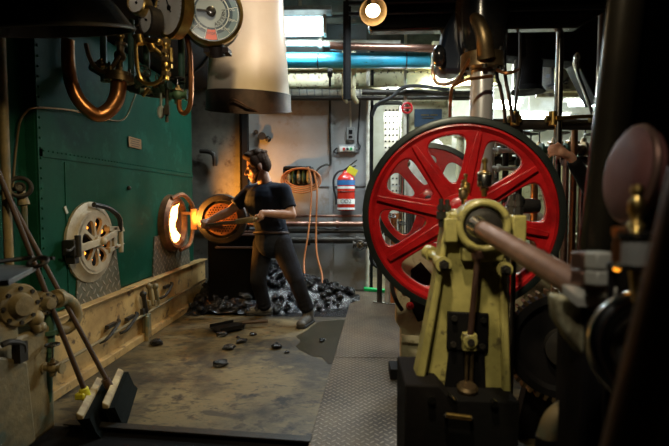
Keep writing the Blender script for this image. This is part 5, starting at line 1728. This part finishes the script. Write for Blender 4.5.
for i, (xq, h0, h1, m_, lb) in enumerate(((492, 128, 178, m_white, 'white pipe rising beside the upper spoke and the piston rod'), (506, 135, 190, m_iron, 'dark pipe just behind the upper right window of the flywheel'), (486, 138, 185, m_steel, 'bright pipe half hidden by the polished piston rod'), (520, 124, 160, m_iron, 'dark pipe standing up above the flywheel rim'), (575, 124, 300, m_copper, 'copper pipe standing beside the shelf near the column'), (582, 170, 300, m_steel, 'bright steel pipe standing between copper pipe and column'), (566, 160, 300, m_rodst, 'brown pipe standing at the edge of the flywheel rim'))):
    q, q1 = P(xq, h0, 4.6), P(xq, h1, 4.6)
    tag(MB().cyl((q.x, 4.6, 0), q, .03).cyl(q, q - V((0, 0, .06)), .05).cyl(q1, q1 - V((0, 0, .05)), .05).build('service_pipe', m_), lb, 'pipe')
for y_, lb in ((150, 'upper white branch pipe behind the upper right window of the flywheel'), (168, 'lower white branch pipe behind the upper right window of the flywheel')):
    tag(MB().cyl(P(484, y_, 4.55), P(530, y_ + 1, 4.55), .022).cyl(P(497, y_, 4.55), P(500, y_, 4.55), .04).build('branch_pipe', m_white), lb, 'pipe')
# shelf contents
def tin(name, x, yb, h, r_, m1, m2, label, Yt=5.28):
    zsh = P(550, 184, 5.2).z + .016 if yb < 200 else P(550, 236, 5.2).z + .016
    q = P(x, yb, Yt)
    q.z = zsh
    t_ = root(name, q, label, 'tin')
    MB().lathe([(r_, 0), (r_, h), (r_ * .9, h)], q, (0, 0, 1), 24).build('can', m1, t_)
    MB().lathe([(r_ * .92, h), (r_ * .92, h + .012), (0, h + .014)], q, (0, 0, 1), 24).build('lid', m2, t_)


tin('oil_tin', 558, 226, .26, .06, m_grn, m_brass, 'green tin on the lower shelf inside the flywheel rim edge')
tin('oil_tin', 569, 226, .2, .05, mat('teal paint', (.02, .42, .45), .4), m_steel, 'teal tin on the lower shelf beyond the rim')
tin('oil_tin', 545, 180, .15, .05, m_lab, m_steel, 'white tin on the upper shelf above the rags')
rg = MB()
random.seed(8)
zsh = P(550, 236, 5.2).z + .02
for i in range(16):
    q = P(535 + random.uniform(-14, 14), 220, 5.25)
    q.z = zsh + .06 + random.uniform(0, .22)
    rg.ball(q, (random.uniform(.05, .1), .07, random.uniform(.04, .07)), Euler((random.random(), random.random(), 0)).to_matrix())
q = P(535, 230, 5.25)
q.z = zsh + .075
rg.ball(q, (.2, .1, .075))
tag(rg.build('rags', m_sack, None, voxel=.015, vs=2), 'heap of pale cotton rags on the shelf behind the right window of the flywheel', 'rags')
# tank, columns and pipes seen through the left windows
tk = root('feed_tank', P(410, 150, 5.5), 'pale cylindrical feed tank behind the upper left spokes', 'tank')
qt = P(425, 150, 5.5)
MB().lathe([(.20, 1.15), (.22, 1.2), (.22, 1.85), (.15, 1.93), (0, 1.95)], (qt.x, 5.5, 0), (0, 0, 1), 40).build('shell', m_white, tk)
for k in (-1, 1):
    MB().cyl((qt.x + k * .15, 5.5, 0), (qt.x + k * .15, 5.5, 1.2), .03).build('leg', m_iron, tk)
for i, (xq, m_, r_, z1_, lb) in enumerate(((388, m_white, .03, 1.75, 'white pipe standing behind the left rim of the flywheel'), (394, m_hose, .035, 1.05, 'orange pipe standing behind the left window of the flywheel'), (402, m_steel, .028, 1.6, 'steel pipe standing between orange pipe and feed tank'), (380, m_iron, .03, 1.3, 'dark pipe standing closest to the left rim of the flywheel'), (460, m_cream, .05, 2.0, 'cream column standing just left of the hub in the engine space'))):
    Yq = 5.1 if i < 4 else 5.45
    q = P(xq, 200, Yq)
    tag(MB().cyl((q.x, Yq, 0), (q.x, Yq, z1_), r_).cyl((q.x, Yq, z1_ - .06), (q.x, Yq, z1_), r_ * 1.7).build('service_pipe', m_), lb.replace(' left', ' outer').replace('left window', 'window') if False else lb, 'pipe')
for i, (x, y, s_, m_, lb) in enumerate(((392, 170, .26, m_red, 'red valve behind the upper left window of the flywheel'), (402, 168, .22, m_bronze, 'bronze valve beside the red one behind the flywheel'), (386, 235, .25, m_iron, 'dark valve behind the lower left window of the flywheel'), (397, 240, .22, m_iron, 'second dark valve, beside the lower one behind the flywheel'))):
    valve('side_valve', P(x, y, 5.1), s_, lb, m_, (.2, -.4, .9), wheel=i != 1)
    q = P(x, y, 5.14)
bnk = root('pump_unit', P(440, 260, 4.9), 'dark pump unit on the floor behind both flywheels', 'pump')
q = P(440, 260, 4.9)
MB().box((q.x, 5.0, .2), (.9, .4, .4)).cyl((q.x - .45, 4.9, .45), (q.x + .45, 4.9, .45), .16, n=28).build('casing', m_iron, bnk, .02)
MB().cyl((q.x - .2, 4.9, .55), (q.x - .2, 4.9, .95), .08).cyl((q.x + .2, 4.9, .55), (q.x + .2, 4.9, .85), .07).build('air_chamber', m_cream, bnk)
# second cylinder column frame, cream, behind right part of wheel
fr2 = root('column_frame', P(520, 260, 3.6), 'cream engine column frame low behind the flywheel', 'engine frame')
MB().prism([P(500, 250, 3.6), P(545, 250, 3.6), P(560, 300, 3.6), V((P(565, 350, 3.6).x, 3.6, 0)), V((P(480, 350, 3.6).x, 3.6, 0))], (0, .12, 0)).build('web', m_cream, fr2, .01)

# ================================================================= SECOND PERSON at the controls
Y2 = 3.55
ps = root('person', (P(612, 200, Y2).x, Y2, 0), 'person in dark clothes mostly hidden by the column, hand resting on the handrail upright', 'person')
s0, e2, h2 = P(604, 160, Y2), P(594, 194, Y2 - .2), P(570, 156, Y2 - .37)
o2 = V((P(614, 200, Y2).x, Y2, 0))
sk2 = MB()
hd2 = o2 + V((0, -.02, 1.70))
sk2.ball(hd2, (.078, .095, .10)).ball(hd2 + V((0, -.03, -.06)), (.06, .065, .07)).cap(hd2 + V((0, -.09, 0)), hd2 + V((0, -.11, -.03)), .009, .014, 8).ball(hd2 + V((.078, 0, -.01)), (.012, .02, .03)).ball(hd2 + V((-.078, 0, -.01)), (.012, .02, .03))
sk2.cap(hd2 + V((0, .01, -.08)), hd2 + V((0, .02, -.22)), .055, .06)
sk2.cap(e2, h2, .045, .03)
pc = P(560.5, 152, Y2 - .39)
sk2.cap(h2, pc, .028, .034).ball(pc, (.045, .025, .04))
hdv = (pc - h2).normalized()
for k, L_ in enumerate((.9, 1, .95, .8)):
    o_ = pc + hdv * .025 + V((0, -.01, .03 - k * .021))
    a1 = o_ + hdv * .035 * L_ + V((0, 0, -.002))
    a2 = a1 + hdv * .026 * L_ + V((0, .012, -.012))
    a3 = a2 + hdv * .008 + V((0, .022, -.012))
    sk2.cap(o_, a1, .0095, .0095, 8).cap(a1, a2, .0095, .009, 8).cap(a2, a3, .009, .008, 8)
sk2.cap(pc + V((0, -.02, .03)), pc + hdv * .04 + V((0, -.03, .045)), .011, .009, 8)
o2r = V((.22, .02, 0))
sk2.cap(o2 + V((.19, .02, 1.40)), o2 + V((.25, .02, 1.12)), .05, .042).cap(o2 + V((.25, .02, 1.12)), o2 + V((.24, -.08, .88)), .04, .028).ball(o2 + V((.24, -.1, .82)), (.02, .04, .05))
for k in range(4):
    a_ = o2 + V((.24 + .002 * k, -.125 + k * .021, .80))
    sk2.cap(a_, a_ + V((0, -.004, -.045)), .0095, .009, 8).cap(a_ + V((0, -.004, -.045)), a_ + V((-.014, -.004, -.075)), .009, .008, 8)
sk2.cap(o2 + V((.225, -.13, .83)), o2 + V((.215, -.15, .78)), .011, .009, 8)
sk2.ball(o2 + V((0, 0, 1.2)), (.15, .1, .2))
sk2.build('body', m_skin, ps, voxel=.008, vs=3)
ct = MB()
ct.ball(o2 + V((0, 0, 1.28)), (.21, .135, .2)).cap(o2 + V((0, 0, 1.25)), o2 + V((0, 0, .95)), .165, .165).cap(o2 + V((-.05, 0, 1.42)), s0, .08, .075).cap(s0, e2, .072, .062).cap(e2, e2.lerp(h2, .82), .062, .048)
ct.cap(o2 + V((.05, 0, 1.40)), o2 + V((.19, .02, 1.40)), .08, .072).cap(o2 + V((.19, .02, 1.40)), o2 + V((.25, .02, 1.12)), .07, .058).cap(o2 + V((.25, .02, 1.12)), o2 + V((.24, -.07, .90)), .057, .046)
ct.build('jacket', m_black, ps, voxel=.01, vs=3)
lg_ = MB().ball(o2 + V((0, 0, .92)), (.18, .14, .12))
for k in (-1, 1):
    lg_.cap(o2 + V((.09 * k, 0, .88)), o2 + V((.10 * k, -.02, .5)), .10, .075).cap(o2 + V((.10 * k, -.02, .5)), o2 + V((.11 * k, .02, .1)), .073, .06)
lg_.build('trousers', m_black, ps, voxel=.01, vs=3)
for k in (-1, 1):
    MB().ball(o2 + V((.11 * k, .0, .05)), (.05, .09, .048)).ball(o2 + V((.115 * k, -.12, .04)), (.048, .08, .038)).build('boot', m_rubber, ps, voxel=.01)
MB().ball(hd2 + V((0, .02, .035)), (.086, .1, .085)).build('hair', m_hair, ps)
for k in (-1, 1):
    MB().ball(hd2 + V((.03 * k, -.083, .005)), .011).build('eye', m_eye, ps)

# thin steam drifting under the hood
stm = MB()
for x, y, r_ in ((525, 100, .26), (535, 84, .24), (518, 88, .2), (548, 104, .24), (530, 112, .22)):
    stm.ball(P(x, y, 5.5), r_)
m_st = bpy.data.materials.new('steam')
m_st.use_nodes = True
nt = m_st.node_tree
nt.nodes.clear()
ou = nt.nodes.new('ShaderNodeOutputMaterial')
vo = nt.nodes.new('ShaderNodeVolumePrincipled')
tcn = nt.nodes.new('ShaderNodeTexCoord')
nn_ = nt.nodes.new('ShaderNodeTexNoise')
nn_.inputs['Scale'].default_value = 4
nn_.inputs['Detail'].default_value = 3
mr = nt.nodes.new('ShaderNodeMapRange')
mr.inputs[1].default_value = .45
mr.inputs[2].default_value = .75
mr.inputs[4].default_value = 2.2
nt.links.new(tcn.outputs['Object'], nn_.inputs['Vector'])
nt.links.new(nn_.outputs['Fac'], mr.inputs[0])
nt.links.new(mr.outputs[0], vo.inputs['Density'])
vo.inputs['Color'].default_value = (.9, .95, 1, 1)
nt.links.new(vo.outputs[0], ou.inputs['Volume'])
so_ = stm.build('steam', m_st, None, voxel=.05, vs=4)
tag(so_, 'wisp of pale steam drifting between hood and handrail', 'steam', kind='stuff')
